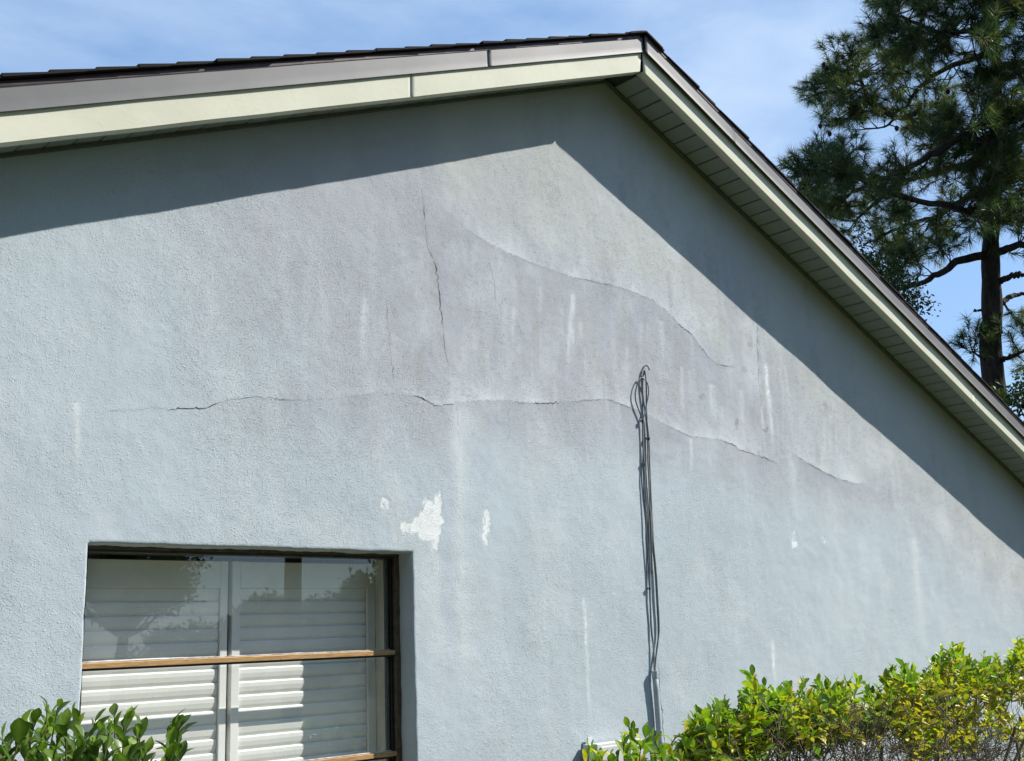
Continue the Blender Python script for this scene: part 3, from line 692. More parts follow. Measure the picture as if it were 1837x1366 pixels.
# ------------------------------------------------------------------ window
window = empty('window', (WL, 0.1, WB), house)
def wb(name, boxes, mat, bevel=0.0015):
    m = MB()
    for b in boxes: m.box(*(b[0]-WL, b[1]-WL, b[2]-0.1, b[3]-0.1, b[4]-WB, b[5]-WB))
    return m.build(name, mat, window, bevel=bevel)
RZ = [(1.603, 1.630), (1.179, 1.206)]
fx0, fx1 = WL-0.01, WR+0.01
wb('window_frame', [(fx1-0.0365, fx1, 0.098, 0.150, WB-0.01, WT+0.01)], M['bronze_dark'])
wb('window_frame', [(fx0, fx0+0.0365, 0.098, 0.150, WB-0.01, WT+0.01)], M['bronze_dark'])
wb('window_head', [(fx0+0.037, fx1-0.037, 0.099, 0.185, WT-0.022, WT+0.012)], M['gasket'])
wb('head_molding', [(fx0+0.037, fx1-0.037, 0.092, 0.098, WT-0.012, WT+0.008)], M['bronze_dark'])
wb('window_sill', [(fx0+0.037, fx1-0.037, 0.085, 0.185, WB-0.01, WB+0.03)], M['bronze'])
wb('inner_jamb', [(fx1-0.056, fx1-0.037, 0.130, 0.146, WB+0.031, WT-0.0225)], M['gasket'])
wb('inner_jamb', [(fx0+0.037, fx0+0.066, 0.130, 0.185, WB+0.031, WT-0.0225)], M['gasket'])
wb('jamb_bead', [(fx1-0.048, fx1-0.0375, 0.118, 0.1265, WB+0.031, WT-0.0225)], M['gasket'])
for z0, z1 in RZ:
    r = wb('window_rail', [(fx0+0.038, fx1-0.0375, 0.100, 0.122, z0+0.004, z1-0.003)], M['bronze'])
    r2 = MB()
    # sloped top bead and dark bottom rail, sub-pieces of the rail
    r3 = wb('rail_bead', [(fx0+0.038, fx1-0.060, 0.108, 0.124, z1-0.0028, z1+0.002)], M['dusty'])
    r4 = wb('bottom_rail', [(fx0+0.038, fx1-0.0375, 0.106, 0.124, z0-0.004, z0+0.0038)], M['gasket'])
edges = [WB+0.031]+[z for z0, z1 in RZ[::-1] for z in (z0-0.012, z1+0.004)]+[WT-0.021]
for k2 in range(3):
    z0, z1 = edges[2*k2], edges[2*k2+1]
    o = wb('pane', [(fx0+0.045, fx1-0.045, 0.127, 0.1275, z0, z1)], M['glass'], 0)
    # one thin sheet
    bm = bmesh.new(); bm.from_mesh(o.data); bm.clear()
    vs = [bm.verts.new((x-WL, 0.027, z-WB)) for x, z in ((fx0+0.045, z0), (fx1-0.045, z0), (fx1-0.045, z1), (fx0+0.045, z1))]
    bm.faces.new(vs); bm.to_mesh(o.data); bm.free()
# plastered jambs inside and the dim room behind
SY = 0.27
XR_END = min(at(672, 1100, SY)[0], WR-0.024)
m = MB(); m.box(WL-0.10, WL-0.02, 0.19, 0.42, WB-0.05, WT+0.05); m.box(WR-0.022, WR+0.08, 0.19, 0.42, WB-0.05, WT+0.05)
m.box(WL-0.0195, WR-0.0225, 0.19, 0.42, WT-0.005, WT+0.05); m.box(WL-0.0195, WR-0.0225, 0.19, 0.42, WB-0.05, WB-0.01)
m.build('inner_reveal', M['drywall'], house)
m = MB(); m.add([(WL-1.5, 0.43, 0.02), (WR+1.5, 0.43, 0.02), (WR+1.5, 4, 0.02), (WL-1.5, 4, 0.02), (WL-1.5, 0.43, 2.5), (WR+1.5, 0.43, 2.5), (WR+1.5, 4, 2.5), (WL-1.5, 4, 2.5)],
      [(0,3,2,1), (4,5,6,7), (1,2,6,5), (2,3,7,6), (3,0,4,7)])
m.box(WL-1.5, WL-0.10, 0.425, 0.44, 0.02, 2.5); m.box(WR+0.08, WR+1.5, 0.425, 0.44, 0.02, 2.5); m.box(WL-0.1, WR+0.08, 0.425, 0.44, WT+0.05, 2.5); m.box(WL-0.1, WR+0.08, 0.425, 0.44, 0.02, WB-0.05)
m.build('room', M['room'], house)

# ------------------------------------------------------------------ plantation shutters behind the glass
ZTOP = at(160, 1003, SY)[2]; ZL0 = at(160, 1056, SY)[2]; PITCH_L = 0.0537
def louver_mesh(x0, x1):
    """closed louvre: an airfoil slat tilted so that the top edge leans out"""
    n = 10; prof = []; w = 0.0600; t = 0.0075
    for k in range(n): a = 2*math.pi*k/n; prof.append((math.cos(a)*w/2, math.sin(a)*t*(1.0)))
    ang = math.radians(79); V = []
    pr = [(-(p*math.cos(ang)) - q*math.sin(ang)*1.0, p*math.sin(ang)-q*math.cos(ang)) for p, q in prof]  # (y, z)
    m = MB(); m.prism(pr, lambda p: (x0, p[0], p[1]), lambda p: (x1, p[0], p[1]))
    me = mesh_from('louver', m.v, m.f, M['shutter'], False)
    bm = bmesh.new(); bm.from_mesh(me); bmesh.ops.recalc_face_normals(bm, faces=bm.faces); bm.to_mesh(me); bm.free()
    return me
def shutter(label, x0, x1, xl, xr):
    root = empty('plantation_shutter', (x0, SY, WB)); tag(root, label, 'shutter', 'white shutters inside the window')
    def part(name, a): return MB().box(a[0]-x0, a[1]-x0, a[2]-SY, a[3]-SY, a[4]-WB, a[5]-WB).build(name, M['shutter'], root, bevel=0.002)
    y0, y1 = SY-0.016, SY+0.016
    part('stile', (x0, xl-0.001, y0, y1, WB, ZTOP)); part('stile', (xr+0.001, x1, y0, y1, WB, ZTOP))
    part('top_rail', (xl, xr, y0+0.001, y1, ZL0+0.002, ZTOP-0.001)); part('bottom_rail', (xl, xr, y0+0.001, y1, WB, WB+0.07))
    me = louver_mesh(xl-x0+0.002, xr-x0-0.002); z = ZL0-PITCH_L*0.52
    while z > WB+0.09:
        o = obj('louver', me, root); o.location = (0, 0.004, z-WB); o.rotation_euler = (random.uniform(-0.02, 0.02), 0, 0); z -= PITCH_L
    return root
xgl, xgr = at(405, 1100, SY)[0], at(413, 1100, SY)[0]
shutter('white louvred shutter in the left half of the window behind the shrub', WL-0.015, xgl, WL+0.045, at(392, 1100, SY)[0])
shutter('white louvred shutter in the right half of the window beside the cream jamb', xgr, XR_END, at(428, 1100, SY)[0], at(655, 1100, SY)[0])

# ------------------------------------------------------------------ cables, conduit and box on the wall
def px_path(pts, n=40): return smooth_line([at(a, b, y) for a, b, y in pts], n)
cables = empty('cable_bundle', tuple(at(1180, 1300, -0.02))); tag(cables, 'grey painted cables hung on a hook and tied down the wall', 'cables')
cb = Vector(cables.location)
def cable(pts, r, mat, name='cable', n=44):
    P = px_path(pts, n)-np.array(cb); m = MB(); m.tube(P, r, 7); return m.build(name, mat, cables, smooth=True)
D = -0.0085
cable([(1156,665,D),(1153,680,D-0.0020),(1153,702,D),(1155,722,D),(1158,742,D),(1160,762,D),(1162,787,D),(1163,830,D),(1166,890,D),(1168,930,D),(1171,980,D),(1175,1020,D),(1178,1070,D),(1181,1128,D),(1180,1155,D-0.0020),(1176,1185,D-0.0030),(1175,1212,D-0.0060)], 0.0049, M['cable'])
cable([(1156,665,D-0.0030),(1158.5,678,D-0.0040),(1159.5,702,D),(1159.5,728,D-0.0020),(1161,760,D-0.0040),(1164,787,D-0.0040),(1165.5,835,D-0.0030),(1168,895,D-0.0040),(1170,935,D),(1173,985,D-0.0040),(1177,1025,D-0.0050),(1180,1075,D-0.0050),(1182.5,1130,D-0.0050),(1178,1165,D),(1174,1212,D-0.0070)], 0.0044, M['cable'])
cable([(1149,678,D-0.0060),(1155,679.5,D-0.0100),(1161,687,D-0.0110),(1163.5,698,D-0.0100),(1163,711,D-0.0080),(1160,726,D-0.0060),(1157,742,D-0.0050),(1153.5,757,D-0.0040),(1154,800,D),(1156,833,D),(1158,880,D),(1161,910,D),(1164,940,D),(1165,985,D),(1166,1035,D),(1167,1085,D),(1169,1125,D),(1172,1160,D-0.0030),(1174,1212,D-0.0060)], 0.0038, M['cable'])
cable([(1149,678,D-0.0060),(1146,683,D-0.0070),(1141.5,696,D-0.0060),(1139.5,708,D-0.0050),(1141,722,D-0.0040),(1147,739,D-0.0030),(1152.5,757,D-0.0020),(1153,790,D),(1155,833,D-0.0020),(1154.5,860,D-0.0020),(1155.5,890,D-0.0020),(1157.5,925,D-0.0020),(1159.5,955,D-0.0020),(1161.5,988,D-0.0020),(1163,1020,D),(1165,1055,D),(1166.5,1090,D),(1168,1130,D),(1173,1168,D-0.0030),(1174,1212,D-0.0070)], 0.0038, M['cable_dark'])
cable([(1163,787,D-0.0060),(1162,820,D-0.0060),(1163.5,850,D-0.0050),(1165.5,900,D-0.0060),(1167.5,945,D-0.0030),(1169,990,D-0.0020),(1170,1030,D)], 0.0040, M['cable_bare'])
def tie(px, py, y, r, h=0.010):
    P = np.array([at(px, py, y)])-np.array(cb); p = P[0]; m = MB(); m.tube([p+np.array([0, 0, -h/2]), p+np.array([0, 0, h/2])], r, 10); m.box(p[0]-r-0.004, p[0]-r+0.002, p[1]-0.004, p[1]+0.004, p[2]-h/2, p[2]+h/2)
    return m.build('cable_tie', M['cable_dark'], cables)
tie(1152.5, 756, D-.006, 0.0105); tie(1163, 787, D-.006, 0.012); tie(1155.5, 833, D-.002, 0.009); tie(1165, 1056, D-.002, 0.009)
hk = at(1156.5, 656, 0.0)
hm = MB(); hm.tube(smooth_line([hk+np.array([0, 0.01, 0.0])-np.array(cb), hk+np.array([0, -0.016, -0.004])-np.array(cb), hk+np.array([0, -0.03, -0.016])-np.array(cb), hk+np.array([0, -0.03, -0.034])-np.array(cb)], 12), 0.0055, 7)
hm.build('hook', M['conduit'], cables, smooth=True)

c_top = at(1175, 1207, -0.022); c_bot = np.array([c_top[0]+0.012, -0.022, 0.55])
conduit = empty('conduit', tuple(c_bot)); tag(conduit, 'upright blue grey painted conduit pipe below the cables', 'conduit')
m = MB(); m.tube([(0, 0, 0)]+[tuple(c_bot*0+(c_top-c_bot)*f) for f in (0.3, 0.6, 0.9, 1.0)], 0.0155, 16)
m.build('pipe', M['conduit'], conduit, smooth=True)
for zz in (1.155, 0.72):
    p = c_bot+(c_top-c_bot)*((zz-c_bot[2])/(c_top[2]-c_bot[2]))-c_bot
    m = MB(); m.tube([(p[0], p[1], p[2]-0.011), (p[0], p[1], p[2]+0.011)], 0.0185, 16); m.box(p[0]-0.034, p[0]+0.034, 0.016, 0.021, p[2]-0.009, p[2]+0.009)
    m.build('pipe_strap', M['conduit'], conduit)
m = MB(); m.tube([((c_top-c_bot)[0], 0, (c_top-c_bot)[2]-0.03), ((c_top-c_bot)[0], 0, (c_top-c_bot)[2]+0.008)], 0.0175, 16); m.build('bushing', M['conduit'], conduit)

bx0 = at(1072, 1340, -0.11); bx1 = at(1150, 1333, -0.11)
ux0, ux1, uz1, uz0 = bx0[0], bx1[0], bx0[2]+0.012, bx0[2]-0.26
ub = empty('utility_box', (ux0, 0, uz0)); tag(ub, 'pale plastic utility box on the wall behind the small shrub', 'utility box')
def bpart(name, a, bev=0.004): return MB().box(a[0]-ux0, a[1]-ux0, a[2], a[3], a[4]-uz0, a[5]-uz0).build(name, M['plastic'], ub, bevel=bev)
bpart('box_body', (ux0, ux1, -0.075, -0.012, uz0, uz1-0.006)); bpart('box_lid', (ux0-0.006, ux1+0.006, -0.112, -0.0755, uz0-0.006, uz1))
bpart('lid_step', (ux0+0.014, ux1-0.014, -0.122, -0.1125, uz0+0.014, uz1-0.014)); bpart('mounting_lug', (ux0+0.03, ux0+0.058, -0.020, -0.012, uz1-0.0055, uz1+0.026), 0.002)
for q in range(3): bpart('side_rib', (ux0-0.012, ux0-0.0065, -0.105+q*0.03, -0.09+q*0.03, uz0+0.02, uz1-0.02), 0.001)

# ------------------------------------------------------------------ leaves and shrubs
def leaf_geo(width, fold, curl, pointy, seed):
    """unit-length leaf along +x, blade normal +z: 6 stations x 3 points"""
    r_ = random.Random(seed); st_ = [0.0, 0.14, 0.38, 0.63, 0.85, 1.0]
    wd = [0.06, 0.45, 0.88, 1.0, 0.66-0.15*pointy, 0.05]; V = []; rib = []
    for x, w in zip(st_, wd):
        z0 = -curl*x*x+r_.uniform(-0.01, 0.01)
        hw = width*w/2
        for s in (-1, 0, 1):
            V.append((x, s*hw, z0+abs(s)*hw*fold+(r_.uniform(-0.02, 0.02) if s else 0))); rib.append(1.0 if s == 0 else 0.0)
    Fc = []
    for i in range(5):
        for s in range(2): Fc.append((i*3+s, (i+1)*3+s, (i+1)*3+s+1, i*3+s+1))
    return np.array(V), np.array(Fc), np.array(rib)
LEAF = [leaf_geo(0.52, 0.35, 0.10, 0.0, 1), leaf_geo(0.58, 0.25, 0.25, 0.4, 2), leaf_geo(0.48, 0.50, 0.05, 0.7, 3), leaf_geo(0.62, 0.20, 0.32, 0.2, 4), leaf_geo(0.46, 0.60, -0.08, 0.5, 5), leaf_geo(0.55, 0.40, 0.18, 0.9, 6)]
_leaf_cache = {}
def leaf_mesh(v, tone, mat):
    key = (v, round(tone*12), mat.name)
    if key not in _leaf_cache:
        V, Fc, rib = LEAF[v]
        _leaf_cache[key] = np_mesh('leaf', V, Fc, mat, True, {'tone': np.full(len(V), round(tone*12)/12), 'rib': rib})
    return _leaf_cache[key]
def frame(d, up):
    d = d/np.linalg.norm(d); s = np.cross(up, d); n = np.linalg.norm(s)
    s = s/n if n > 1e-4 else np.array([1.0, 0, 0]); return d, s, np.cross(d, s)
def shoot(tip, base, nl, size, tone_fn, r_, spread=1.0, bend=0.02):
    """leafy shoot: returns stem points and leaves (pos, dir, up, size, variant, tone)"""
    mid = (tip+base)/2+r_.normal(0, bend, 3); P = smooth_line([base, mid, tip], 9); L = []
    phi = r_.random()*6.28
    for k in range(nl):
        u = 1.0-0.95*(k/nl)**1.1*min(1, 0.16*nl/ max(1e-3, np.linalg.norm(tip-base)*20)+0.55); u = max(u, 0.12)
        f = u*8; i = min(int(f), 7); p = P[i]+(P[i+1]-P[i])*(f-i); ax = P[min(i+1, 8)]-P[max(i-1, 0)]; ax = ax/np.linalg.norm(ax)
        phi += 1.57+r_.normal(0, 0.35) if k % 2 else 3.14
        a = np.cross(ax, [0.3, 0.9, 0.1]); a /= np.linalg.norm(a); b = np.cross(ax, a)
        rad = a*math.cos(phi)+b*math.sin(phi)
        tilt = (0.35+0.95*min(1, (k+0.5)/nl*1.5))*spread+r_.normal(0, 0.16)
        d = ax*math.cos(tilt)+rad*math.sin(tilt)+np.array([0, 0, 0.12])
        upv = ax*0.9-rad*0.2+r_.normal(0, 0.18, 3)
        sz = size*(0.55+0.62*r_.random())*(0.7 if k < 2 else 1.0)
        L.append((p, d, upv, sz, r_.integers(len(LEAF)), tone_fn(r_, p, k)))
    return P, L
def build_shrub(root, leaves, stems, mat, stem_mat, n_obj=300):
    origin = np.array(root.location)
    # the leaves that show largest become pieces of their own
    best = {}
    for i, (p, d, up, s, v, t) in enumerate(leaves):
        c = p+d/np.linalg.norm(d)*s*0.5; x, y, dz = pix(c)
        if not (-10 < x < 1847 and -10 < y < 1376): continue
        key = (int(x//7), int(y//7))
        if key not in best or best[key][0] > dz: best[key] = (dz, i, s/dz)
    top = sorted(best.values(), key=lambda q: -q[2])[:n_obj]; chosen = {q[1] for q in top}
    VV, FF, TT, RR = [], [], [], []; n = 0
    for i, (p, d, up, s, v, t) in enumerate(leaves):
        dx, dy, dzv = frame(d, up); B = np.stack([dx, dy, dzv], 1)*s; q = p-origin
        if i in chosen:
            o = bpy.data.objects.new('leaf', leaf_mesh(v, t, mat)); COL.objects.link(o); o.parent = root
            o.matrix_local = Matrix(((*B[0], q[0]), (*B[1], q[1]), (*B[2], q[2]), (0, 0, 0, 1)))
        else:
            V, Fc, rib = LEAF[v]; VV.append(V@B.T+q); FF.append(Fc+n); n += len(V); TT.append(np.full(len(V), t)); RR.append(rib)
    if VV:
        o = obj('foliage', np_mesh('foliage', np.vstack(VV), np.vstack(FF), mat, True, {'tone': np.concatenate(TT), 'rib': np.concatenate(RR)}), root)
        o['kind'] = 'stuff'; o['label'] = 'smaller inner leaves'
    tube_set('twigs', stems, 5, stem_mat, root, origin)

# left shrub, in front of the window
def shrub_left():
    r_ = np.random.default_rng(21)
    tips = [(12,1352),(40,1300),(62,1280),(85,1262),(104,1262),(75,1310),(112,1300),(132,1275),(140,1290),(150,1318),(30,1340),(170,1290),(182,1300),(205,1278),(232,1282),(252,1298),(215,1318),(240,1330),(190,1335),(262,1345),
            (312,1288),(322,1298),(305,1330),(300,1352),(95,1335),(55,1345),(125,1345),(160,1350),(205,1352),(232,1356),(5,1320),(22,1318),(48,1322),(90,1282),(118,1318),(100,1352),(140,1338),(172,1322),(196,1308),(222,1300),(246,1316),(226,1342),(180,1348),(150,1372),(60,1366),(90,1362),(130,1368),(205,1372),(230,1376),(270,1366),(318,1318),(316,1345),(20,1375),(75,1372),(110,1380),(180,1380),(250,1378),(290,1378),(-30,1350),(-60,1340),(-20,1390)]
    root = empty('shrub', tuple(at(150, 1366, -0.72)*np.array([1, 1, 0]))); tag(root, 'dark green glossy leaved shrub below the window at the left', 'shrub')
    tone = lambda q, p, k: float(np.clip(q.normal(0.45, 0.20)+(0.12 if k < 3 else 0), 0.02, 0.97 if q.random() < 0.05 else 0.82))
    leaves, stems = [], []
    for j, (a, b) in enumerate(tips):
        Y = -0.72+r_.normal(0, 0.10)+(0.10 if b < 1300 else -0.08)
        tip = at(a, b+7, Y); base = tip+np.array([r_.normal(0, 0.04), r_.normal(0.02, 0.05), -0.30-r_.random()*0.1])
        P, L = shoot(tip, base, 15 if b > 1270 else 11, 0.068, tone, r_, 1.0); leaves += L; stems.append((P, [0.004-0.0022*i/8 for i in range(9)]))
    for j in range(55):       # inside of the shrub
        a = r_.uniform(-120, 300); b = r_.uniform(1375, 1560); tip = at(a, b, -0.72+r_.normal(0, 0.16)); base = tip+np.array([r_.normal(0, 0.05), r_.normal(0, 0.05), -0.25])
        P, L = shoot(tip, base, 14, 0.066, tone, r_); leaves += L; stems.append((P, 0.003))
    c0 = np.array(root.location)
    for j in range(9): q = c0+np.array([r_.normal(0, 0.05), r_.normal(0, 0.05), 0]); stems.append((smooth_line([q, q+np.array([r_.normal(0, 0.12), r_.normal(0, 0.05), 0.6]), c0+np.array([r_.uniform(-0.4, 0.45), r_.normal(0, 0.1), 1.15])], 8), 0.008))
    build_shrub(root, leaves, stems, M['leaf_dark'], M['stem'])
shrub_left()
def shrub_small():
    r_ = np.random.default_rng(22)
    tips = [(1052,1344),(1062,1338),(1080,1352),(1095,1350),(1108,1352),(1120,1335),(1128,1300),(1135,1308),(1158,1302),(1118,1318),(1150,1325),(1172,1314),(1165,1336),(1180,1335),(1190,1348),(1205,1352),(1140,1345),(1222,1350),(1236,1340),(1130,1362),(1070,1366),(1175,1362),(1210,1372),(1100,1372)]
    root = empty('shrub', tuple(at(1140, 1366, -0.95)*np.array([1, 1, 0]))); tag(root, 'small green shrub in front of the utility box and conduit', 'shrub')
    tone = lambda q, p, k: float(np.clip(q.normal(0.50, 0.16), 0.05, 0.8) if q.random() > 0.07 else q.uniform(0.84, 0.97))
    leaves, stems = [], []
    for a, b in tips:
        tip = at(a, b+6, -0.95+r_.normal(0, 0.06)); base = tip+np.array([r_.normal(0, 0.05), r_.normal(0, 0.04), -0.28])
        P, L = shoot(tip, base, 13, 0.064, tone, r_); leaves += L; stems.append((P, [0.004-0.002*i/8 for i in range(9)]))
    for j in range(45):
        tip = at(r_.uniform(1040, 1250), r_.uniform(1375, 1530), -0.95+r_.normal(0, 0.12)); base = tip+np.array([r_.normal(0, 0.05), r_.normal(0, 0.05), -0.25])
        P, L = shoot(tip, base, 10, 0.060, tone, r_); leaves += L; stems.append((P, 0.003))
    c0 = np.array(root.location)
    for j in range(7): q = c0+np.array([r_.normal(0, 0.05), r_.normal(0, 0.05), 0]); stems.append((smooth_line([q, q+np.array([r_.normal(0, 0.12), r_.normal(0, 0.05), 0.5]), c0+np.array([r_.uniform(-0.25, 0.25), r_.normal(0, 0.08), 0.95])], 8), 0.007))
    build_shrub(root, leaves, stems, M['leaf_hedge'], M['stem'])
shrub_small()
def hedge():
    r_ = np.random.default_rng(23)
    root = empty('hedge', tuple(at(1560, 1366, -0.85)*np.array([1, 1, 0]))); tag(root, 'yellow flecked green hedge with bare twigs below, along the wall at right', 'hedge')
    top = np.array([(1236,1292),(1250,1275),(1262,1280),(1285,1258),(1300,1256),(1322,1290),(1340,1232),(1350,1208),(1372,1228),(1400,1226),(1412,1222),(1440,1222),(1462,1252),(1470,1220),(1485,1226),(1500,1224),(1520,1222),(1540,1222),(1555,1226),(1575,1240),(1590,1212),(1600,1190),(1618,1186),(1640,1198),(1660,1204),(1675,1186),(1690,1160),(1708,1156),(1724,1152),(1740,1176),(1765,1172),(1790,1176),(1806,1190),(1825,1140),(1845,1135),(1880,1140),(1930,1150)], float)
    bot_l = np.array([(1236,1420),(1300,1420),(1340,1350),(1390,1300),(1460,1312),(1500,1310),(1545,1288),(1600,1310),(1650,1330),(1700,1360),(1740,1352),(1775,1312),(1810,1300),(1930,1330)], float)
    def tone(q, p, k):
        x, y, _ = pix(p); top_y = np.interp(x, top[:, 0], top[:, 1]); low = np.clip((y-top_y-14)/60, 0, 1)
        py = 0.07+0.52*low*np.clip((x-1330)/250, 0.25, 1)
        if q.random() < py: return float(q.uniform(0.80, 1.0))
        return float(np.clip(q.normal(0.50+0.16*low, 0.20), 0.02, 0.77))
    leaves, stems = [], []
    for a, b in top:
        for e in range(2):
            Y = -0.80+r_.normal(0, 0.07); tip = at(a+r_.normal(0, 4)*e, b+5+e*12, Y)
            base = tip+np.array([r_.normal(0.0, 0.05), r_.normal(0, 0.05), -0.19]); P, L = shoot(tip, base, 14, 0.066, tone, r_); leaves += L; stems.append((P, [0.004-0.0022*i/8 for i in range(9)]))
    n = 0
    while n < 1000:
        a = r_.uniform(1240, 1925); t0 = np.interp(a, top[:, 0], top[:, 1]); b0 = np.interp(a, bot_l[:, 0], bot_l[:, 1])
        u = r_.random()**1.25; b = t0+16+u*(b0-t0-16)
        if vnoise(np.array([a/60.0]), np.array([b/60.0]), 1.3, 5, 2)[0] < 0.36: continue
        Y = -0.82+r_.uniform(-0.18, 0.22); tip = at(a, b, Y)
        base = tip+np.array([r_.normal(0, 0.06), r_.normal(0.05, 0.06), -0.09-0.06*r_.random()]); P, L = shoot(tip, base, 10, 0.060, tone, r_, 1.15); leaves += L; stems.append((P, [0.0032-0.0018*i/8 for i in range(9)])); n += 1
    # bare interior twigs
    def walk(p, d, ln, r, depth):
        if len(p) and pix(p)[1] < np.interp(pix(p)[0], top[:, 0], top[:, 1])+45: return
        Q = [p]
        for k in range(5): d = d+r_.normal(0, 0.22, 3); d = d/np.linalg.norm(d); p = p+d*ln/5; x_, y_, _ = pix(p); p = p-np.array([0, 0, max(0, np.interp(x_, top[:, 0], top[:, 1])+40-y_)*0.003]); Q.append(p)
        stems.append((Q, [r*(1-0.5*i/5) for i in range(6)]))
        if depth > 0:
            for c in range(3 if depth > 1 else 2):
                q = Q[r_.integers(2, 6)]; dd = d+r_.normal(0, 0.6, 3)+np.array([0, 0, 0.15]); walk(q, dd/np.linalg.norm(dd), ln*0.62, r*0.6, depth-1)
    for a in np.arange(1290, 1940, 4.2):
        p = at(a, 1470+r_.uniform(-30, 60), -0.78+r_.uniform(-0.22, 0.22)); walk(p, np.array([r_.normal(0, 0.4), r_.normal(0, 0.3), 1.0]), 0.42, 0.0045, 3)
    c0 = np.array(root.location)
    for j in range(16):
        x = c0[0]-1.5+j*0.26; q = np.array([x, -0.85+r_.normal(0, 0.05), 0]); stems.append((smooth_line([q, q+np.array([r_.normal(0, 0.1), r_.normal(0, 0.05), 0.5]), q+np.array([r_.normal(0, 0.2), r_.normal(0, 0.1), 1.05])], 8), 0.009))
    build_shrub(root, leaves, stems, M['leaf_hedge'], M['twig'])
hedge()

# ------------------------------------------------------------------ trees
def card_leaves(centers, size, r_, mat, name, root, aspect=0.45):
    n = len(centers); d = r_.normal(0, 1, (n, 3)); d /= np.linalg.norm(d, axis=1)[:, None]; u = r_.normal(0, 1, (n, 3)); s = np.cross(d, u); s /= np.linalg.norm(s, axis=1)[:, None]
    nn = np.cross(d, s); sz = size*(0.6+0.8*r_.random(n))[:, None]
    P = centers; V = np.stack([P, P+d*sz*0.5+s*sz*aspect*0.5+nn*sz*0.08, P+d*sz, P+d*sz*0.5-s*sz*aspect*0.5+nn*sz*0.08], 1).reshape(-1, 3)
    Fq = np.arange(4*n).reshape(n, 4); tone = np.repeat(np.clip(r_.normal(0.5, 0.25, n), 0, 1), 4)
    o = obj(name, np_mesh(name, V, Fq, mat, False, {'tone': tone, 'rib': np.zeros(4*n)}), root); o['kind'] = 'stuff'; return o
def broadleaf(label, base, height, crown_c, crown_r, n_cl, per, size, seed, trunk_r=0.16):
    r_ = np.random.default_rng(seed); base = np.array(base, float); root = empty('broadleaf_tree', tuple(base)); tag(root, label, 'tree', 'broadleaf trees around the house')
    cc = np.array(crown_c, float); cr = np.array(crown_r, float)
    fork = base+(cc-base)*np.array([0.5, 0.5, 0]); fork[2] = max(0.6, (cc[2]-cr[2])*0.85)
    tm = MB(); tm.tube(smooth_line([base*0, (base+fork)/2-base+r_.normal(0, 0.08, 3), fork-base], 8), [trunk_r*(1-0.4*i/7) for i in range(8)], 9); tm.build('trunk', M['bark'], root, smooth=True)
    hubs = []; lm = MB()
    for k in range(n_cl):
        v = r_.normal(0, 1, 3); v /= np.linalg.norm(v); v *= (0.45+0.55*r_.random()**0.6); h = cc+v*cr
        if h[2] < 0.3: h[2] = 0.3
        hubs.append(h)
        if k < 40: q = fork+(h-fork)*0.5+r_.normal(0, 0.10, 3); lm.tube(smooth_line([fork-base, q-base, h-base], 6), [0.05*(1-0.85*i/5) for i in range(6)], 5)
    lm.build('limbs', M['bark'], root, smooth=True)
    C = np.concatenate([h+r_.normal(0, 1, (per, 3))*np.array([0.26, 0.26, 0.18])*np.mean(cr)*0.55 for h in hubs])-base
    card_leaves(C, size, r_, M['leaf_tree'], 'crown', root)
    return root

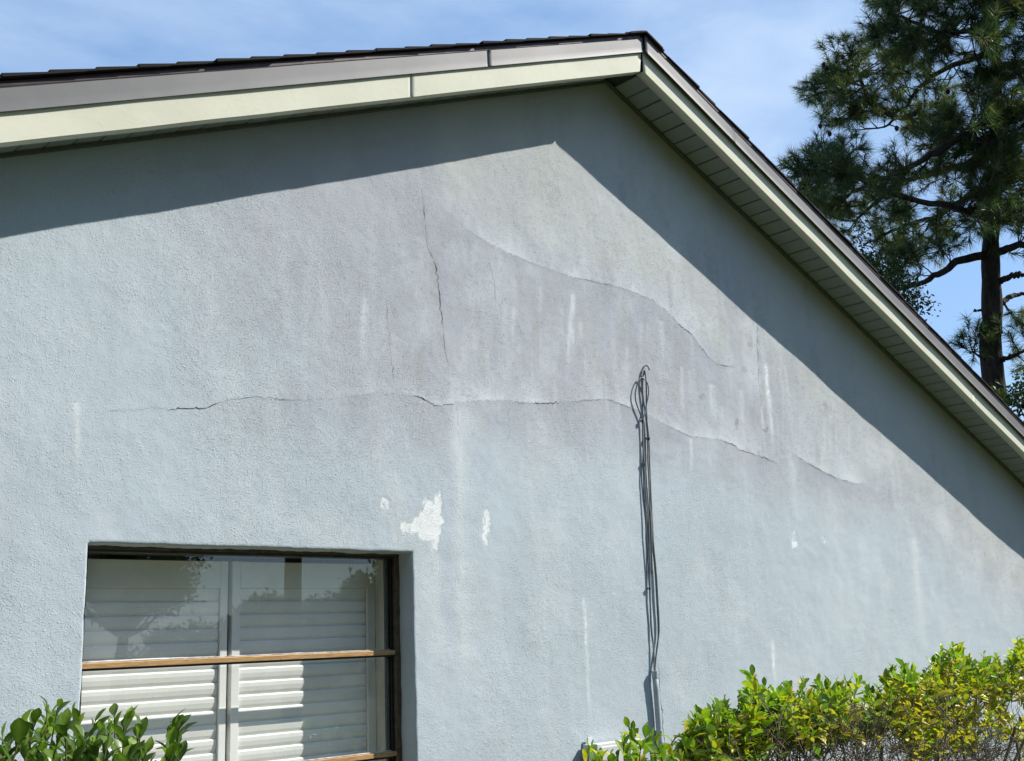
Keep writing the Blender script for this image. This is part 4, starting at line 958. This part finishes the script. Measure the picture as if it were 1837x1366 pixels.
def pine():
    r_ = np.random.default_rng(31); RD = 22.0
    def P3(px, py, dd=0.0): return atr(px, py, RD+dd)
    b0 = P3(1783, 690); base = np.array([b0[0]+0.05, b0[1], 0.0])
    root = empty('pine_tree', tuple(base)); tag(root, 'tall dark pine with spreading limbs rising behind the roof at right', 'tree')
    O = base
    tr = smooth_line([base, P3(1783, 690), P3(1780, 560), P3(1777, 440), P3(1786, 330), P3(1790, 200), P3(1786, 80), P3(1790, -60), P3(1794, -200)], 40)
    rad = np.interp(np.arange(40), [0, 5, 15, 22, 39], [0.25, 0.195, 0.150, 0.095, 0.03])*(1+0.05*r_.standard_normal(40))
    m = MB(); m.tube(tr-O, list(rad), 14); m.build('trunk', M['bark'], root, smooth=True)
    limbs = [([(1788,190,0),(1760,222,-.6),(1730,240,-1.0),(1690,268,-1.4),(1640,295,-1.8),(1580,322,-2.2),(1528,345,-2.5)], .085),
             ([(1788,235,0),(1755,280,.5),(1720,300,.8),(1660,313,1.2),(1600,340,1.6),(1560,372,1.9),(1535,398,2.0)], .085),
             ([(1780,457,0),(1723,467,-.4),(1689,488,-.7),(1652,508,-.9),(1605,518,-1.1),(1570,512,-1.2)], .075),
             ([(1788,262,0),(1716,250,.6),(1639,219,1.0),(1588,202,1.3),(1554,169,1.5),(1538,128,1.6),(1524,95,1.7)], .07),
             ([(1790,92,0),(1770,98,.4),(1703,121,.9),(1649,159,1.4),(1612,209,1.8),(1575,232,2.0)], .06),
             ([(1792,15,0),(1770,40,-.5),(1737,57,-.9),(1690,60,-1.3),(1640,40,-1.6),(1600,28,-1.8)], .055),
             ([(1784,340,0),(1740,350,.5),(1690,385,.9),(1640,400,1.2),(1590,420,1.5),(1550,440,1.7)], .06),
             ([(1783,400,0),(1745,385,-.6),(1700,370,-1.2),(1640,360,-1.8),(1560,330,-2.3),(1490,300,-2.7),(1440,305,-2.9)], .065),
             ([(1792,210,0),(1837,197,-.5),(1900,200,-1.2),(1980,230,-2)], .085), ([(1790,262,0),(1837,246,.7),(1900,240,1.3),(1990,260,2)], .085), ([(1784,456,0),(1837,437,-.5),(1900,430,-1.0),(1960,440,-1.4)], .07),
             ([(1794,506,0),(1815,494,-.2),(1837,491,-.4),(1880,480,-.7),(1920,490,-.9)], .055), ([(1794,545,0),(1815,531,.3),(1837,528,.5),(1880,540,.8)], .05), ([(1796,645,0),(1815,640,-.2),(1837,629,-.4),(1870,610,-.6)], .04),
             ([(1766,556,0),(1755,558,0),(1747,557,0)], .022), ([(1775,652,0),(1758,640,-.15),(1742,630,-.3)], .022),
             ([(1793,-60,0),(1700,-60,.6),(1620,-30,1.2),(1570,-5,1.6)], .05), ([(1793,-110,0),(1720,-120,-.8),(1640,-100,-1.4)], .045), ([(1793,-80,0),(1860,-90,.8),(1930,-80,1.2)], .045), ([(1790,120,0),(1850,110,.8),(1930,100,1.4)], .06)]
    LP = []; LR = []
    for pts, r in limbs:
        Q = smooth_line([P3(*p) for p in pts], 22)+np.vstack([np.zeros((1, 3)), r_.normal(0, 0.012, (21, 3))])
        m = MB(); rr = [r*(1-0.80*i/21)+0.008 for i in range(22)]; m.tube(Q-O, rr, 7); m.build('limb', M['bark'], root, smooth=True)
        LP.append(Q); LR += rr
    LPa = np.vstack(LP)
    poly = np.array([(1552,-5),(1570,22),(1592,44),(1562,54),(1522,62),(1500,82),(1500,112),(1472,130),(1456,160),(1468,200),(1490,238),(1512,244),(1508,268),(1470,274),(1440,284),(1420,304),(1436,340),(1462,372),(1500,404),(1530,440),(1560,486),(1600,514),(1640,500),(1700,452),(1750,432),(1790,420),(1837,405),(1990,390),(1990,-140),(1600,-140)])
    def inside(x, y):
        c = False; j = len(poly)-1
        for i in range(len(poly)):
            xi, yi = poly[i]; xj, yj = poly[j]
            if (yi > y) != (yj > y) and x < (xj-xi)*(y-yi)/(yj-yi)+xi: c = not c
            j = i
        return c
    hubs = []
    LPX = np.array([pix(p)[:2] for p in LPa]); LD = np.linalg.norm(LPa-CAM, axis=1)-RD
    while len(hubs) < 780:
        x, y = r_.uniform(1415, 1990), r_.uniform(-140, 515)
        if not inside(x, y): continue
        if vnoise(np.array([x/75.0]), np.array([y/60.0]), 1.0, 9, 2)[0] < 0.27: continue
        if abs(x-1785) < 16 and y > 410: continue
        i = int(np.argmin(np.hypot(LPX[:, 0]-x, LPX[:, 1]-y)+r_.uniform(0, 12, len(LPX)))); hubs.append(P3(x, y, LD[i]+r_.normal(0, 0.55)-(0.9 if abs(x-1788) < 45 and y < 400 else 0)))
    for k in range(46): hubs.append(P3(r_.uniform(1755, 1822), r_.uniform(-60, 385), r_.uniform(-1.3, -0.4)))
    for x, y in [(1740,612),(1748,630),(1733,626),(1752,605),(1815,560),(1830,575),(1820,640),(1835,600),(1812,598),(1850,560),(1860,640),(1842,655),(1820,455),(1500,95),(1475,150),(1478,190),(1510,130),(1530,110),(1463,170),(1430,312),(1455,290),(1470,330),(1580,10),(1600,20)]:
        i = int(np.argmin(np.hypot(LPX[:, 0]-x, LPX[:, 1]-y))); hubs.append(P3(x, y, LD[i]+r_.normal(0, 0.15)))
    tw = []; T = []; D_ = []
    for h in hubs:
        i = int(np.argmin(np.linalg.norm(LPa-h, axis=1))); a = LPa[i]; dist = np.linalg.norm(h-a)
        mid = a+(h-a)*0.55+r_.normal(0, 0.07*dist, 3)+np.array([0, 0, -0.06*dist]); Q = smooth_line([a, mid, h], 6)
        tw.append((Q, [0.016*(1-0.65*k/5) for k in range(6)]))
        ax = Q[-1]-Q[-2]; ax /= np.linalg.norm(ax)
        for k in range(r_.integers(4, 8)):
            d = ax*0.6+r_.normal(0, 0.55, 3)+np.array([0, 0, 0.25]); d /= np.linalg.norm(d); e = h+d*r_.uniform(0.12, 0.42)
            tw.append((np.array([h, (h+e)/2+np.array([0, 0, -0.02]), e]), [0.007, 0.006, 0.004])); T.append(e); D_.append(d)
        T.append(h); D_.append(ax)
    tube_set('twigs', tw, 4, M['bark'], root, O)
    T = np.array(T); D_ = np.array(D_); nn = 46; n = len(T)
    c = np.repeat(T, nn, 0)-O; ax = np.repeat(D_, nn, 0)
    v = r_.normal(0, 1, (n*nn, 3)); v -= ax*np.sum(v*ax, 1)[:, None]; v /= np.linalg.norm(v, axis=1)[:, None]
    ang = r_.uniform(0.15, 1.55, n*nn)[:, None]; d = ax*np.cos(ang)+v*np.sin(ang); ln = (0.15+0.12*r_.random(n*nn))[:, None]
    start = c-ax*r_.uniform(0, 0.14, n*nn)[:, None]; tipp = start+d*ln+np.array([0, 0, -1])*ln*ln*0.5
    s = np.cross(d, r_.normal(0, 1, (n*nn, 3))); s /= np.linalg.norm(s, axis=1)[:, None]; w = 0.0045
    V = np.stack([start-s*w, start+s*w, tipp], 1).reshape(-1, 3); tn = np.repeat(np.clip(np.repeat(r_.normal(0.45, 0.22, n), nn)+r_.normal(0, 0.12, n*nn), 0, 1), 3)
    o = obj('crown', np_mesh('crown', V, np.arange(3*n*nn).reshape(-1, 3), M['needle'], False, {'tone': tn, 'rib': np.zeros(len(V))}), root); o['kind'] = 'stuff'; o['label'] = 'long dark green needles in tufts'
    cm = []
    for x, y in [(1482,118),(1513,108),(1511,98),(1543,172),(1488,236),(1471,222),(1477,112),(1640,200),(1700,160),(1608,226)]:
        p = P3(x, y, r_.uniform(-1, 1))-O; prof = [(0.012, 0.0), (0.035, -0.02), (0.042, -0.05), (0.03, -0.085), (0.006, -0.105)]; m = MB()
        m.tube([p+np.array([0, 0, z]) for q, z in prof], [q for q, z in prof], 8); m.build('pine_cone', M['bark'], root, smooth=True)
pine()
# broadleaf trees whose tops show over the rake at right
c = atr(1875, 770, 19); broadleaf('leafy tree with olive leaves low behind the roof beside the pine trunk', (c[0], c[1], 0), 6, c, (0.95, 0.95, 1.0), 60, 90, 0.085, 41)
c = atr(1560, 520, 20); broadleaf('dark leafy tree top behind the rake under the lowest pine limb', (c[0], c[1], 0), 8, c, (0.95, 0.9, 1.0), 55, 80, 0.075, 42)
# trees across the lawn, seen mirrored in the panes
def mirror(px, py, Yv): p = at(px, py, Yv); return np.array([p[0], 0.254-p[1], p[2]])
c = mirror(225, 1010, 16); broadleaf('broad tree mirrored at the upper left of the window', (c[0], c[1], 0), 7, c, (1.2, 1.2, 1.0), 150, 130, 0.10, 51)
for q, (px, py, Y, rr) in enumerate([(480, 1155, 34, (1.5, 1.6, 1.6)), (575, 1150, 36, (1.6, 1.6, 1.7)), (665, 1110, 33, (1.4, 1.6, 1.8)), (760, 1075, 32, (2.0, 2, 2.4)), (340, 1195, 38, (2.2, 2, 1.5))]):
    c = mirror(px, py, Y); broadleaf(('rounded tree mirrored right of the shutter gap', 'tree mirrored below the upright trunk in the panes', 'taller tree mirrored near the right end of the window', 'large tree mirrored beyond the right window jamb', 'low tree mirrored left of the shutter gap')[q], (c[0], c[1], 0), 6, c, rr, 90, 110, 0.22, 60+q)
p = mirror(525, 1100, 20); pole = empty('palm_tree', (p[0], p[1], 0)); tag(pole, 'upright palm trunk mirrored in the upper pane', 'tree')
m = MB(); m.tube([(0, 0, z) for z in (0, 2, 4, 6, 8)], [0.24, 0.22, 0.21, 0.21, 0.2], 12); m.build('trunk', M['bark'], pole, smooth=True)
r_ = np.random.default_rng(77)
for k2 in range(22):
    a = k2*2.4; e = r_.uniform(-0.3, 1.2); d = np.array([math.cos(a)*math.cos(e), math.sin(a)*math.cos(e), math.sin(e)]); V = []; Fc = []
    side = np.cross(d, [0, 0, 1]); side /= np.linalg.norm(side)
    for i in range(9):
        t = i/8; q = np.array([0, 0, 8.0])+d*1.7*t+np.array([0, 0, -0.9])*t*t; w = 0.02+0.32*math.sin(math.pi*min(1, t*0.9+0.08)); V += [q-side*w+np.array([0, 0, -0.12*t]), q, q+side*w+np.array([0, 0, -0.12*t])]
    for i in range(8): Fc += [(3*i, 3*i+1, 3*i+4, 3*i+3), (3*i+1, 3*i+2, 3*i+5, 3*i+4)]
    n_ = len(V); obj('frond', np_mesh('frond', np.array(V), np.array(Fc), M['leaf_tree'], False, {'tone': np.full(n_, 0.4), 'rib': np.zeros(n_)}), pole)

# unseen trees added behind the viewer: they keep low sky light off the gable
def added_shade_trees():
    r_ = np.random.default_rng(88); C = []
    for az0, az1, dist, h in ((-100, 6, 15.0, 9.0), (50, 100, 21.0, 7.0)):
        for az in np.arange(az0, az1, 2.2):
            a = math.radians(az+r_.normal(0, 0.6)); d = dist+r_.normal(0, 1.0); hh = h*(0.8+0.35*r_.random())
            base = np.array([2+math.sin(a)*d, -2-math.cos(a)*d, 0.0]); n = 420
            C.append(base+np.stack([r_.normal(0, 0.7, n), r_.normal(0, 0.7, n), r_.random(n)**0.8*hh], 1))
    C = np.vstack(C); d = r_.normal(0, 1, C.shape); root = None
    o = card_leaves(C, 0.55, r_, M['leaf_tree'], 'added_shade_trees', root, 0.7); tag(o, 'unseen belt of trees added to shade the gable from low sky', None, None, 'stuff')
added_shade_trees()
